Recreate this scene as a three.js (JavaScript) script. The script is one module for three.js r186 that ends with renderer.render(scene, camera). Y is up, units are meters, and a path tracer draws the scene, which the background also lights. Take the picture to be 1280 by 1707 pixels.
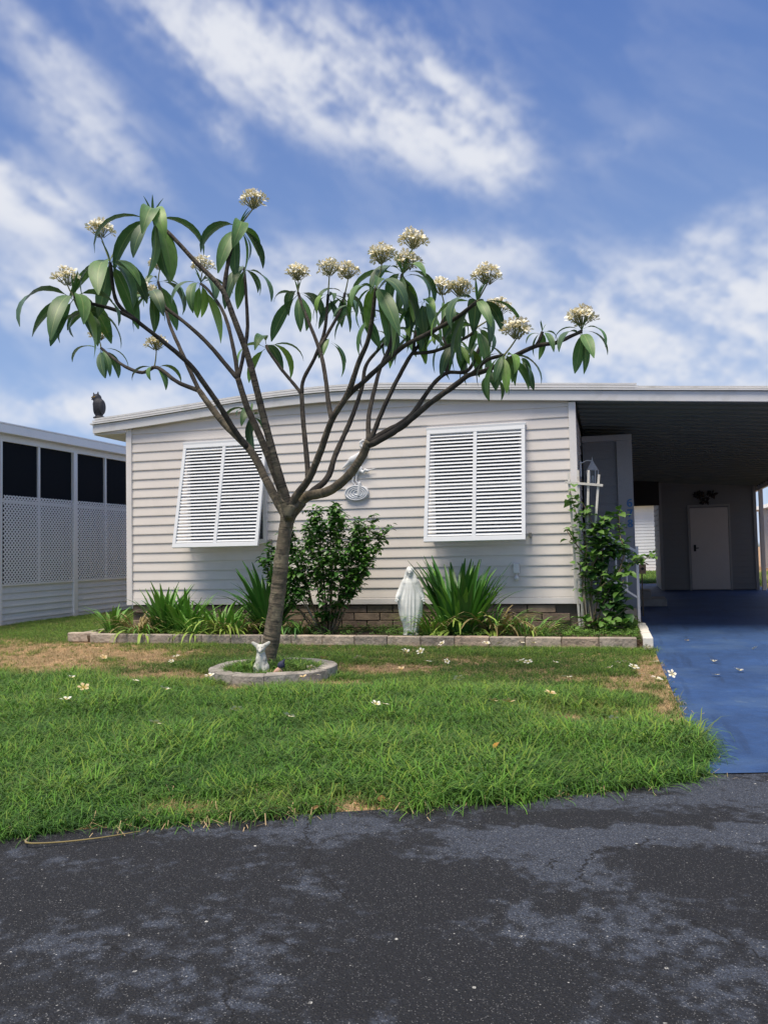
import * as THREE from 'three';
import { mergeGeometries, mergeVertices } from 'three/addons/utils/BufferGeometryUtils.js';
import { MarchingCubes } from 'three/addons/objects/MarchingCubes.js';
import { RoundedBoxGeometry } from 'three/addons/geometries/RoundedBoxGeometry.js';
import { FontLoader } from 'three/addons/loaders/FontLoader.js';
import { TextGeometry } from 'three/addons/geometries/TextGeometry.js';

// ------------------------------------------------------------------ camera, sky, sun, exposure
const scene = new THREE.Scene();
const camera = new THREE.PerspectiveCamera(63.84, 767 / 1024, 0.1, 600);
camera.matrixAutoUpdate = true;
{
  const m = new THREE.Matrix4().makeBasis(
    new THREE.Vector3(0.96400, -0.02047, -0.26510),
    new THREE.Vector3(0.03242, 0.99864, 0.04078),
    new THREE.Vector3(0.26390, -0.04791, 0.96336));
  camera.quaternion.setFromRotationMatrix(m);
  camera.position.set(6.4066, 1.05, 10.0);
}
scene.add(camera);
const renderer = new THREE.WebGLRenderer({ antialias: true });
renderer.setSize(767, 1024);
renderer.toneMapping = THREE.LinearToneMapping;
renderer.toneMappingExposure = 1.0;
renderer.shadowMap.enabled = true;
renderer.shadowMap.type = THREE.PCFSoftShadowMap;

const SUN_DIR = new THREE.Vector3(-0.12, 0.93, 0.33).normalize();
const sun = new THREE.DirectionalLight(0xfff1dc, 4.8);
sun.position.copy(SUN_DIR).multiplyScalar(40).add(new THREE.Vector3(4, 0, 0));
sun.target.position.set(4, 0, 0); scene.add(sun.target);
sun.castShadow = true; sun.shadow.radius = 56;
sun.shadow.mapSize.set(2048, 2048);
Object.assign(sun.shadow.camera, { left: -16, right: 16, top: 16, bottom: -16, near: 1, far: 90 });
scene.add(sun);

// ------------------------------------------------------------------ random numbers and noise
function rng(seed) {
  let a = seed >>> 0;
  return () => { a = (a + 0x6D2B79F5) | 0; let t = Math.imul(a ^ (a >>> 15), 1 | a); t = (t + Math.imul(t ^ (t >>> 7), 61 | t)) ^ t; return ((t ^ (t >>> 14)) >>> 0) / 4294967296; };
}
function hash2(ix, iy, s) {
  let h = Math.imul(ix, 374761393) + Math.imul(iy, 668265263) + Math.imul(s, 2147483647 - 61);
  h = Math.imul(h ^ (h >>> 13), 1274126177); h ^= h >>> 16;
  return (h >>> 0) / 4294967296;
}
// value noise; per > 0 makes it tile
function vnoise(x, y, s = 1, per = 0) {
  const ix = Math.floor(x), iy = Math.floor(y); let fx = x - ix, fy = y - iy;
  fx = fx * fx * (3 - 2 * fx); fy = fy * fy * (3 - 2 * fy);
  const w = per ? (a) => ((a % per) + per) % per : (a) => a;
  const a = hash2(w(ix), w(iy), s), b = hash2(w(ix + 1), w(iy), s), c = hash2(w(ix), w(iy + 1), s), d = hash2(w(ix + 1), w(iy + 1), s);
  return a + (b - a) * fx + (c - a) * fy + (a - b - c + d) * fx * fy;
}
function fbm(x, y, oct = 5, s = 1, per = 0, gain = 0.5) {
  let v = 0, a = 0.5, n = 0;
  for (let i = 0; i < oct; i++) { v += a * vnoise(x, y, s + i * 17, per); n += a; x *= 2; y *= 2; if (per) per *= 2; a *= gain; }
  return v / n;
}
const sstep = (a, b, x) => { const t = Math.min(1, Math.max(0, (x - a) / (b - a))); return t * t * (3 - 2 * t); };
const mix = (a, b, t) => a + (b - a) * t;
const clamp = (x, a, b) => Math.min(b, Math.max(a, x));

// ------------------------------------------------------------------ sky: blue air with wispy clouds all round
{
  const W = 2048, H = 1024, data = new Float32Array(W * H * 4);
  // clouds one can name: azimuth (deg, 0 = away from the camera along the drive, + right), elevation, half sizes, tilt, strength
  const named = [
    [-17, 30.2, 8, 3.6, -16, 1.05], [-23, 31.4, 7, 3.0, -16, 0.8], [-10.5, 28.0, 5.0, 2.8, -32, 1.15], [-7.2, 25.8, 2.6, 1.5, -40, 0.9], [-26, 26.9, 2.6, 1.0, -42, 0.6], [-27, 33, 5, 1.6, -10, 0.6],
    [-37, 30, 5.5, 1.5, -36, 0.8], [-35, 26, 5.0, 1.5, -30, 0.85], [-40, 22.4, 6, 2.0, -18, 1.5], [-37, 16.8, 5.5, 2.2, 5, 0.9], [-28, 18.6, 5, 2.2, 8, 0.9],
    [-20, 18.4, 7, 2.2, 4, 0.9], [-9, 20.0, 7, 1.4, -2, 0.7], [-4, 15.4, 6, 1.8, 6, 0.9], [3, 14.0, 8, 2.6, 8, 1.3], [10, 12.6, 8, 4.0, 5, 1.5], [6, 18.6, 5, 1.7, 24, 0.8],
    [2, 25.8, 4.0, 1.2, 16, 0.32], [-38, 9.6, 9, 1.5, -4, 1.1], [-32, 10.4, 4, 1.1, 10, 0.8], [-10, 12, 10, 2.6, 0, 0.9], [-22, 12.5, 7, 2.0, 3, 0.5], [22, 17, 8, 4, 10, 0.9], [-24, 15.5, 18, 3.6, 2, 0.42], [-4, 16.5, 14, 3.0, 2, 0.35], [4, 12, 14, 3.4, 2, 0.5], [-56, 24, 10, 4, -10, 1.0], [34, 28, 10, 4, 15, 0.9],
  ];
  const r = rng(91);
  for (let i = 0; i < 46; i++) {           // the same kind of cloud over the rest of the sky
    const az = r() * 360 - 180; if (az > -62 && az < 42) continue;
    named.push([az, 8 + r() * 56, 8 + r() * 8, 2.5 + r() * 3.2, r() * 50 - 30, 0.55 + r() * 0.45]);
  }
  for (let i = 0; i < 9; i++) named.push([r() * 360 - 180, 48 + r() * 30, 9 + r() * 10, 4 + r() * 3, r() * 50 - 30, 0.6 + r() * 0.35]);
  const D = Math.PI / 180;
  const nm = named.map(([az, el, a, b, tilt, s]) => ({ az: az * D, el: el * D, a: a * D, b: b * D, c: Math.cos(tilt * D), s: Math.sin(tilt * D), k: s }));
  for (let j = 0; j < H; j++) {
    const el = ((j + 0.5) / H - 0.5) * Math.PI, y = Math.sin(el), ce = Math.cos(el);
    for (let i = 0; i < W; i++) {
      const th = ((i + 0.5) / W - 0.5) * 2 * Math.PI, x = ce * Math.cos(th), z = ce * Math.sin(th);
      const o = (j * W + i) * 4;
      const h = Math.max(0, y);
      const t = Math.pow(1 - h, 2.25);
      let R = mix(0.045, 0.47, t), G = mix(0.125, 0.66, t), B = mix(0.430, 0.95, t);
      let cl = 0;
      if (y > -0.02) {
        const az = Math.atan2(x, -z);
        let m = 0;
        for (const n of nm) {
          let da = az - n.az; if (da > Math.PI) da -= 2 * Math.PI; else if (da < -Math.PI) da += 2 * Math.PI;
          da *= ce; if (da > 0.6 || da < -0.6) continue;
          const de = el - n.el, u = (da * n.c + de * n.s) / n.a, v = (-da * n.s + de * n.c) / n.b, q = u * u + v * v;
          if (q < 5) m += n.k * Math.exp(-q * 0.9);
        }
        m = 1 - Math.exp(-m * 1.15);
        // wisps drawn out along the wind
        const aa = az / D, ee = el / D, wx = aa * 0.86 - ee * 0.50, wy = aa * 0.50 + ee * 0.86;
        const q1 = fbm(wx * 0.09 + 40, wy * 0.2 + 10, 6, 3, 0, 0.55), q2 = fbm(wx * 0.22 + 7 + q1 * 2.5, wy * 0.62 + 3, 6, 9, 0, 0.6);
        const q3 = fbm(aa * 0.9 + 5 + q2 * 2, ee * 1.4 + q1 * 3, 5, 21, 0, 0.62);
        const n = sstep(0.28, 0.72, q1 * 0.30 + q2 * 0.42 + q3 * 0.28);
        cl = sstep(0.08, 1.15, m * (0.36 + 1.0 * n)) * 0.96;
        cl = Math.max(cl, 0.30 * sstep(0.45, 0.8, q2 * 0.6 + q1 * 0.4) * (0.3 + m));
        cl = Math.max(cl, 0.45 * sstep(0.14, 0.0, y));
      }
      const c = clamp(cl, 0, 0.94), gr = 0.84;
      R = mix(R, gr * 0.965, c); G = mix(G, gr * 0.99, c); B = mix(B, gr * 1.06, c);
      if (y < 0) { const k = sstep(0, -0.15, y); R = mix(R, 0.20, k); G = mix(G, 0.22, k); B = mix(B, 0.2, k); }
      data[o] = R; data[o + 1] = G; data[o + 2] = B; data[o + 3] = 1;
    }
  }
  const sky = new THREE.DataTexture(data, W, H, THREE.RGBAFormat, THREE.FloatType);
  sky.mapping = THREE.EquirectangularReflectionMapping; sky.magFilter = sky.minFilter = THREE.LinearFilter;
  sky.wrapS = THREE.RepeatWrapping; sky.needsUpdate = true;
  scene.background = sky; scene.environment = sky;
  scene.environmentIntensity = 1; scene.backgroundIntensity = 1;
}

// ------------------------------------------------------------------ builders
const used = new Map();
function numbered(n) { const k = used.get(n) || 0; used.set(n, k + 1); return k ? n + '_' + String(k).padStart(3, '0') : n; }
function mesh(name, geo, mat, parent) {
  const m = new THREE.Mesh(geo, mat); m.name = name; m.castShadow = m.receiveShadow = true; parent.add(m); return m;
}
function tag(o, label, category, group, kind) {
  if (label) o.userData.label = label; if (category) o.userData.category = category;
  if (group) o.userData.group = group; if (kind) o.userData.kind = kind; return o;
}
function thing(name, label, category, [x, y, z] = [0, 0, 0], turn = 0, group) {
  const g = new THREE.Group(); g.name = numbered(name); g.position.set(x, y, z); g.rotation.y = turn; scene.add(g);
  return tag(g, label, category, group);
}
const V = (x, y, z) => new THREE.Vector3(x, y, z);
function box(w, h, d, x = 0, y = 0, z = 0) { const g = new THREE.BoxGeometry(w, h, d); g.translate(x, y, z); return uvm(g); }
function rbox(w, h, d, x = 0, y = 0, z = 0, r = 0.006, seg = 1) { const g = new RoundedBoxGeometry(w, h, d, seg, r); g.translate(x, y, z); return uvm(g); }
// uv in metres from the dominant side of each vertex normal
function uvm(g, k = 1, ox = 0, oy = 0) {
  const p = g.attributes.position, n = g.attributes.normal, uv = new Float32Array(p.count * 2);
  for (let i = 0; i < p.count; i++) {
    const ax = Math.abs(n.getX(i)), ay = Math.abs(n.getY(i)), az = Math.abs(n.getZ(i));
    let u, v;
    if (ay >= ax && ay >= az) { u = p.getX(i); v = p.getZ(i); } else if (ax > az) { u = p.getZ(i); v = p.getY(i); } else { u = p.getX(i); v = p.getY(i); }
    uv[2 * i] = u * k + ox; uv[2 * i + 1] = v * k + oy;
  }
  g.setAttribute('uv', new THREE.BufferAttribute(uv, 2)); return g;
}
function merge(list) {
  const keep = list.map((g) => {
    const h = g.index ? g.toNonIndexed() : g;
    for (const k of Object.keys(h.attributes)) if (!['position', 'normal', 'uv', 'color'].includes(k)) h.deleteAttribute(k);
    return h;
  });
  if (keep.some((g) => !g.attributes.color)) keep.forEach((g) => g.deleteAttribute('color'));
  return mergeGeometries(keep);
}
// tapered tube through points; wob roughens the radius
function tube(pts, r0, r1, radial = 8, seg = 0, wob = 0, seed = 1, cap = true) {
  const vs = pts.map((p) => (p.isVector3 ? p : V(...p)));
  const curve = vs.length > 2 ? new THREE.CatmullRomCurve3(vs, false, 'centripetal') : new THREE.LineCurve3(vs[0], vs[1]);
  const n = seg || Math.max(2, (vs.length - 1) * 4), fr = curve.computeFrenetFrames(n, false), L = curve.getLength();
  const pos = [], uv = [], idx = [];
  for (let i = 0; i <= n; i++) {
    const t = i / n, c = curve.getPointAt(t);
    for (let k = 0; k <= radial; k++) {
      const a = (k / radial) * Math.PI * 2;
      let r = mix(r0, r1, t);
      if (wob) r *= 1 + wob * (vnoise(t * L * 26, (k % radial) * 0.7, seed) - 0.5) * 2;
      const nx = Math.cos(a), ny = Math.sin(a);
      pos.push(c.x + r * (nx * fr.normals[i].x + ny * fr.binormals[i].x), c.y + r * (nx * fr.normals[i].y + ny * fr.binormals[i].y), c.z + r * (nx * fr.normals[i].z + ny * fr.binormals[i].z));
      uv.push((k / radial) * 2 * Math.PI * Math.max(r0, 0.02), t * L);
    }
  }
  const s = radial + 1;
  for (let i = 0; i < n; i++) for (let k = 0; k < radial; k++) { const a = i * s + k; idx.push(a, a + s, a + 1, a + 1, a + s, a + s + 1); }
  if (cap) for (const [row, flip] of [[0, 1], [n, 0]]) {
    const c = curve.getPointAt(row / n), ci = pos.length / 3; pos.push(c.x, c.y, c.z); uv.push(0, 0);
    for (let k = 0; k < radial; k++) { const a = row * s + k; flip ? idx.push(ci, a, a + 1) : idx.push(ci, a + 1, a); }
  }
  const g = new THREE.BufferGeometry();
  g.setAttribute('position', new THREE.Float32BufferAttribute(pos, 3)); g.setAttribute('uv', new THREE.Float32BufferAttribute(uv, 2)); g.setIndex(idx);
  g.computeVertexNormals(); return g;
}
function bar(a, b, w, d) { // straight square bar from a to b
  const A = V(...a), B = V(...b), L = A.distanceTo(B), g = new THREE.BoxGeometry(w, L, d);
  g.applyQuaternion(new THREE.Quaternion().setFromUnitVectors(V(0, 1, 0), B.clone().sub(A).normalize())); g.translate((A.x + B.x) / 2, (A.y + B.y) / 2, (A.z + B.z) / 2);
  return uvm(g);
}
// polygon in the xy plane pushed along z
function prism(pts, z0, z1) {
  const s = new THREE.Shape(pts.map((p) => new THREE.Vector2(p[0], p[1])));
  const g = new THREE.ExtrudeGeometry(s, { depth: z1 - z0, bevelEnabled: false }); g.translate(0, 0, z0); return uvm(g);
}
// flat polygon on the ground, pts are [x, z]
function sheet(pts, y) {
  const s = new THREE.Shape(pts.map((p) => new THREE.Vector2(p[0], -p[1])));
  const g = new THREE.ShapeGeometry(s); g.rotateX(-Math.PI / 2); g.translate(0, y, 0); return uvm(g);
}
// a closed surface from a distance function
function blob(fn, [cx, cy, cz], half, res, seed) {
  const mc = new MarchingCubes(res, new THREE.MeshStandardMaterial(), false, false, 90000); mc.isolation = 0;
  const h = mc.size / 2;
  for (let k = 0; k < mc.size; k++) for (let j = 0; j < mc.size; j++) for (let i = 0; i < mc.size; i++)
    mc.field[i + j * mc.size + k * mc.size * mc.size] = -fn(cx + ((i - h) / h) * half, cy + ((j - h) / h) * half, cz + ((k - h) / h) * half);
  mc.update();
  let g = new THREE.BufferGeometry();
  g.setAttribute('position', new THREE.BufferAttribute(mc.positionArray.slice(0, mc.count * 3), 3));
  g = mergeVertices(g, 1e-5); g.scale(half, half, half); g.translate(cx, cy, cz); g.computeVertexNormals();
  return uvm(g);
}
const smin = (a, b, k) => { const h = clamp(0.5 + 0.5 * (b - a) / k, 0, 1); return mix(b, a, h) - k * h * (1 - h); };
function cap(x, y, z, a, b, ra, rb) {
  const px = x - a[0], py = y - a[1], pz = z - a[2], bx = b[0] - a[0], by = b[1] - a[1], bz = b[2] - a[2];
  const t = clamp((px * bx + py * by + pz * bz) / (bx * bx + by * by + bz * bz), 0, 1);
  return Math.hypot(px - bx * t, py - by * t, pz - bz * t) - mix(ra, rb, t);
}
function ell(x, y, z, c, r) {
  const dx = (x - c[0]) / r[0], dy = (y - c[1]) / r[1], dz = (z - c[2]) / r[2], l = Math.hypot(dx, dy, dz);
  return (l - 1) * Math.min(r[0], r[1], r[2]);
}

// ------------------------------------------------------------------ textures
function tex(size, fn, { srgb = true, repeat = 1 } = {}) {
  const d = new Uint8Array(size * size * 4);
  for (let j = 0; j < size; j++) for (let i = 0; i < size; i++) {
    const c = fn(i / size, j / size, i, j), o = (j * size + i) * 4;
    if (typeof c === 'number') { d[o] = d[o + 1] = d[o + 2] = clamp(c * 255, 0, 255); }
    else { d[o] = clamp(c[0] * 255, 0, 255); d[o + 1] = clamp(c[1] * 255, 0, 255); d[o + 2] = clamp(c[2] * 255, 0, 255); }
    d[o + 3] = 255;
  }
  const t = new THREE.DataTexture(d, size, size, THREE.RGBAFormat, THREE.UnsignedByteType);
  t.wrapS = t.wrapT = THREE.RepeatWrapping; t.magFilter = THREE.LinearFilter; t.minFilter = THREE.LinearMipmapLinearFilter; t.generateMipmaps = true;
  if (srgb) t.colorSpace = THREE.SRGBColorSpace; t.repeat.set(repeat, repeat); t.needsUpdate = true; return t;
}
const std = (o) => new THREE.MeshStandardMaterial({ roughness: 0.7, ...o });
const col = (r, g, b) => new THREE.Color().setRGB(r, g, b);
// mottled plain material: base colour (sRGB 0..1) with fine and coarse variation; metres per repeat
function mottle(rgb, { amp = 0.06, fine = 0.04, size = 256, metres = 1, seed = 1, rough = 0.7, bump = 0, spots = 0, spotRgb = [0.3, 0.3, 0.25], extra = {} } = {}) {
  const map = tex(size, (u, v) => {
    const a = (fbm(u * 4, v * 4, 5, seed, 4) - 0.5) * 2 * amp, b = (hash2(Math.floor(u * size), Math.floor(v * size), seed + 5) - 0.5) * 2 * fine;
    const s = spots ? spots * sstep(0.56, 0.75, fbm(u * 8, v * 8, 5, seed + 40, 8)) : 0;
    return rgb.map((c, i) => mix(c * (1 + a + b), spotRgb[i], s));
  }, { repeat: 1 / metres });
  const m = std({ map, roughness: rough, ...extra });
  if (bump) { m.bumpMap = tex(size, (u, v) => fbm(u * 16, v * 16, 5, seed + 80, 16), { srgb: false, repeat: 1 / metres }); m.bumpScale = bump; }
  return m;
}
const M = {};
M.siding = mottle([0.892, 0.872, 0.853], { amp: 0.022, fine: 0.008, metres: 1.7, size: 512, seed: 3, rough: 0.55, spots: 0.05, spotRgb: [0.62, 0.6, 0.56] });
M.trim = mottle([0.91, 0.90, 0.895], { amp: 0.025, fine: 0.01, metres: 1.1, seed: 5, rough: 0.5, spots: 0.08, spotRgb: [0.62, 0.61, 0.58] });
M.shutter = mottle([0.865, 0.885, 0.905], { amp: 0.02, fine: 0.01, metres: 0.8, seed: 6, rough: 0.42 });
M.fascia = mottle([0.86, 0.865, 0.87], { amp: 0.03, fine: 0.012, metres: 1.3, seed: 8, rough: 0.5, spots: 0.14, spotRgb: [0.62, 0.62, 0.58] });
M.roof = mottle([0.84, 0.84, 0.83], { amp: 0.05, metres: 2, seed: 9, rough: 0.6, spots: 0.25, spotRgb: [0.5, 0.5, 0.46] });
M.shadePaintedSiding = mottle([0.52, 0.525, 0.53], { amp: 0.03, metres: 1.4, seed: 12, rough: 0.55 });  // carport shade painted into the siding colour of bump-out and shed
M.shadePaintedTrim = mottle([0.62, 0.62, 0.62], { amp: 0.03, metres: 1.4, seed: 13, rough: 0.5 });  // trim under the carport, its shade likewise put into the grey
M.ceiling = mottle([0.42, 0.45, 0.44], { amp: 0.03, metres: 1.4, seed: 10, rough: 0.5 });  // ceiling colour darkened to carry the carport's deep shade
M.brick = [[0.56, 0.50, 0.43], [0.60, 0.53, 0.46], [0.52, 0.46, 0.41]].map((c, i) => mottle(c, { amp: 0.16, fine: 0.12, metres: 0.5, seed: 20 + i, rough: 0.95, bump: 0.006, spots: 0.3, spotRgb: [0.36, 0.31, 0.26] }));
M.mortar = mottle([0.42, 0.39, 0.35], { amp: 0.15, fine: 0.1, metres: 0.6, seed: 24, rough: 1 });
M.block = [[0.66, 0.62, 0.57], [0.70, 0.65, 0.59], [0.62, 0.58, 0.54], [0.67, 0.60, 0.54]].map((c, i) => mottle(c, { amp: 0.16, fine: 0.16, metres: 0.45, seed: 30 + i, rough: 0.96, bump: 0.010, spots: 0.3, spotRgb: [0.44, 0.40, 0.35] }));
M.ringBlock = [[0.63, 0.61, 0.58], [0.60, 0.58, 0.55], [0.66, 0.63, 0.59]].map((c, i) => mottle(c, { amp: 0.16, fine: 0.14, metres: 0.4, seed: 36 + i, rough: 0.96, bump: 0.010, spots: 0.35, spotRgb: [0.42, 0.40, 0.37] }));
M.whiteBlock = mottle([0.88, 0.87, 0.84], { amp: 0.06, fine: 0.06, metres: 0.5, seed: 40, rough: 0.9, bump: 0.004, spots: 0.35, spotRgb: [0.6, 0.58, 0.53] });
M.concrete = mottle([0.58, 0.57, 0.55], { amp: 0.1, fine: 0.06, metres: 0.8, seed: 41, rough: 0.95, bump: 0.003, spots: 0.3, spotRgb: [0.42, 0.41, 0.38] });
M.statue = mottle([0.87, 0.885, 0.88], { amp: 0.03, fine: 0.02, metres: 0.3, seed: 44, rough: 0.6, spots: 0.15, spotRgb: [0.7, 0.71, 0.68] });
M.plaque = mottle([0.84, 0.855, 0.875], { amp: 0.04, fine: 0.02, metres: 0.3, seed: 45, rough: 0.55 });
M.figurine = mottle([0.80, 0.80, 0.77], { amp: 0.1, fine: 0.06, metres: 0.12, seed: 46, rough: 0.9, spots: 0.55, spotRgb: [0.45, 0.45, 0.42] });
M.owl = mottle([0.20, 0.21, 0.24], { amp: 0.25, fine: 0.1, metres: 0.12, seed: 47, rough: 0.75, spots: 0.4, spotRgb: [0.11, 0.11, 0.13] });
M.nbWall = mottle([0.86, 0.88, 0.90], { amp: 0.03, metres: 1.5, seed: 50, rough: 0.55, spots: 0.1, spotRgb: [0.6, 0.62, 0.62] });
M.nbFrame = mottle([0.90, 0.91, 0.92], { amp: 0.02, metres: 1, seed: 51, rough: 0.45 });
M.screen = new THREE.MeshPhysicalMaterial({ color: col(0.010, 0.013, 0.018), roughness: 0.9, specularIntensity: 0.25 });
M.glass = new THREE.MeshPhysicalMaterial({ color: col(0.02, 0.024, 0.028), roughness: 0.08, metalness: 0 });
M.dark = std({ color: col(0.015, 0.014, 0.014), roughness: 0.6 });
M.metalWhite = mottle([0.90, 0.90, 0.90], { amp: 0.03, metres: 0.6, seed: 53, rough: 0.4 });
M.wornWood = mottle([0.84, 0.83, 0.80], { amp: 0.08, fine: 0.06, metres: 0.4, seed: 54, rough: 0.85, spots: 0.35, spotRgb: [0.58, 0.55, 0.5] });
M.door = mottle([0.80, 0.78, 0.76], { amp: 0.02, metres: 1, seed: 55, rough: 0.5 });
M.number = std({ color: new THREE.Color('#3f74a8'), roughness: 0.45 });
M.soil = mottle([0.33, 0.27, 0.21], { amp: 0.3, fine: 0.25, size: 512, metres: 0.7, seed: 56, rough: 1, bump: 0.03, spots: 0.35, spotRgb: [0.5, 0.43, 0.33] });
M.pink = mottle([0.78, 0.62, 0.55], { amp: 0.1, metres: 0.1, seed: 57, rough: 0.8 });
M.navy = mottle([0.17, 0.19, 0.30], { amp: 0.1, metres: 0.1, seed: 58, rough: 0.7 });
M.stem = mottle([0.42, 0.37, 0.30], { amp: 0.2, fine: 0.12, metres: 0.2, seed: 59, rough: 0.95 });
M.paleStem = mottle([0.62, 0.58, 0.51], { amp: 0.15, fine: 0.1, metres: 0.2, seed: 60, rough: 0.95 });
// frangipani bark: grey brown with pale lichen and rings of leaf scars
function bark(base, pale, seed) {
  const f = (u, v) => {
    const a = fbm(u * 6, v * 10, 5, seed, 0), ring = fbm(u * 3, v * 34, 3, seed + 3, 0), l = sstep(0.52, 0.68, fbm(u * 9, v * 9, 5, seed + 7, 0)), d = sstep(0.56, 0.7, fbm(u * 12 + 5, v * 16, 4, seed + 11, 0));
    return base.map((c, i) => mix(mix(c * (0.72 + 0.35 * a + 0.28 * ring), pale[i], l * 0.6), 0.16, d * 0.35));
  };
  const m = std({ map: tex(512, f, { repeat: 1.6 }), roughness: 0.95 });
  m.map.wrapS = m.map.wrapT = THREE.MirroredRepeatWrapping;
  m.bumpMap = tex(512, (u, v) => fbm(u * 3, v * 36, 4, seed + 3, 0) * 0.6 + fbm(u * 14, v * 14, 4, seed + 2, 0) * 0.4, { srgb: false, repeat: 1.6 }); m.bumpScale = 0.012; m.bumpMap.wrapS = m.bumpMap.wrapT = THREE.MirroredRepeatWrapping;
  return m;
}
M.bark = bark([0.40, 0.365, 0.31], [0.54, 0.51, 0.43], 61);
M.barkMid = bark([0.295, 0.27, 0.24], [0.43, 0.405, 0.35], 64);
M.barkYoung = bark([0.23, 0.215, 0.20], [0.34, 0.32, 0.285], 66);

// ------------------------------------------------------------------ ground, road, drive
const ROAD_EDGE = [[-30, 24], [-8, 13.6], [0, 9.55], [2, 8.5], [3.2, 7.88], [4.157, 7.353], [4.373, 7.219], [4.635, 7.094], [4.953, 6.954], [5.393, 6.764], [5.853, 6.573], [6.33, 6.323], [6.584, 6.144], [6.803, 5.944], [7.067, 5.872], [8.2, 5.62], [10, 5.25], [14, 4.5], [40, 1]];
function roadZ(x) { for (let i = 1; i < ROAD_EDGE.length; i++) { const [a, b] = ROAD_EDGE[i - 1], [c, d] = ROAD_EDGE[i]; if (x <= c) return b + (d - b) * (x - a) / (c - a); } return 1; }
// where the lawn is thin and brown: x, z, half sizes, strength
const BARE = [[0.1, 2.45, 1.5, 0.95, 1.15], [1.25, 2.3, 0.9, 0.7, 1.1], [-1.6, 2.2, 1.6, 0.95, 1.0], [0.9, 3.05, 1.0, 0.5, 1.05], [1.9, 3.3, 0.6, 0.35, 0.8], [-0.4, 3.3, 0.8, 0.3, 0.7], [1.75, 2.9, 0.5, 0.3, 0.4], [2.62, 3.55, 0.5, 0.34, 1], [1.4, 3.6, 0.5, 0.22, 0.7], [2.3, 2.4, 0.5, 0.35, 0.3], [4.35, 2.9, 0.5, 0.3, 1], [4.85, 2.2, 0.6, 0.25, 0.35], [4.2, 3.75, 0.3, 0.16, 0.8], [3.3, 4.08, 0.5, 0.12, 0.8], [4.0, 1.75, 0.6, 0.2, 0.3],
  [6.26, 4.72, 0.30, 0.26, 1], [6.58, 3.62, 0.24, 0.36, 1], [6.3, 3.2, 0.34, 0.16, 0.8], [6.72, 2.75, 0.12, 0.7, 0.9], [6.72, 4.4, 0.13, 0.6, 0.85], [5.4, 2.9, 0.4, 0.2, 0.35], [5.0, 6.75, 0.16, 0.12, 0.7], [5.35, 6.68, 0.2, 0.1, 0.8], [4.7, 6.9, 0.2, 0.09, 0.6], [5.15, 5.25, 0.12, 0.06, 0.6], [3.9, 5.05, 0.14, 0.08, 0.6]];
function bare(x, z) {
  let b = 0;
  for (const [bx, bz, rx, rz, s] of BARE) { const q = ((x - bx) / rx) ** 2 + ((z - bz) / rz) ** 2; if (q < 3.4) b = Math.max(b, s * Math.exp(-q * q * 0.35)); }
  const n = fbm(x * 1.9 + 3, z * 1.9, 4, 77), f = fbm(x * 7, z * 7, 3, 78);
  return clamp(b * (0.35 + 1.25 * n) + (f - 0.5) * 1.5 * b + sstep(0.62, 0.8, n) * 0.1, 0, 1);
}
const groundMat = std({ roughness: 1 });
{
  // ground: soil, thatch and dry clippings
  const f = (u, v) => {
    const n = fbm(u * 12, v * 12, 5, 101, 12), s = fbm(u * 90, v * 40, 3, 103, 0), st = fbm(u * 40, v * 110, 3, 105, 0), k = fbm(u * 5, v * 5, 4, 107, 5);
    const d = 0.62 + 0.5 * s + 0.35 * st + 0.25 * (n - 0.5);
    return [mix(0.60, 0.74, k) * d, mix(0.50, 0.60, k) * d, mix(0.37, 0.46, k) * d];
  };
  groundMat.map = tex(1024, f, { repeat: 1 / 2.6 }); groundMat.bumpMap = tex(1024, (u, v) => fbm(u * 60, v * 60, 4, 111, 60), { srgb: false, repeat: 1 / 2.6 }); groundMat.bumpScale = 0.02;
  const g = sheet([[-300, -300], [300, -300], [300, 300], [-300, 300]], -0.004);
  const gr = mesh('ground', g, groundMat, scene); tag(gr, 'soil and dry thatch under the lawn, reaching to the horizon', 'ground', null, 'structure');
}
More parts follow.
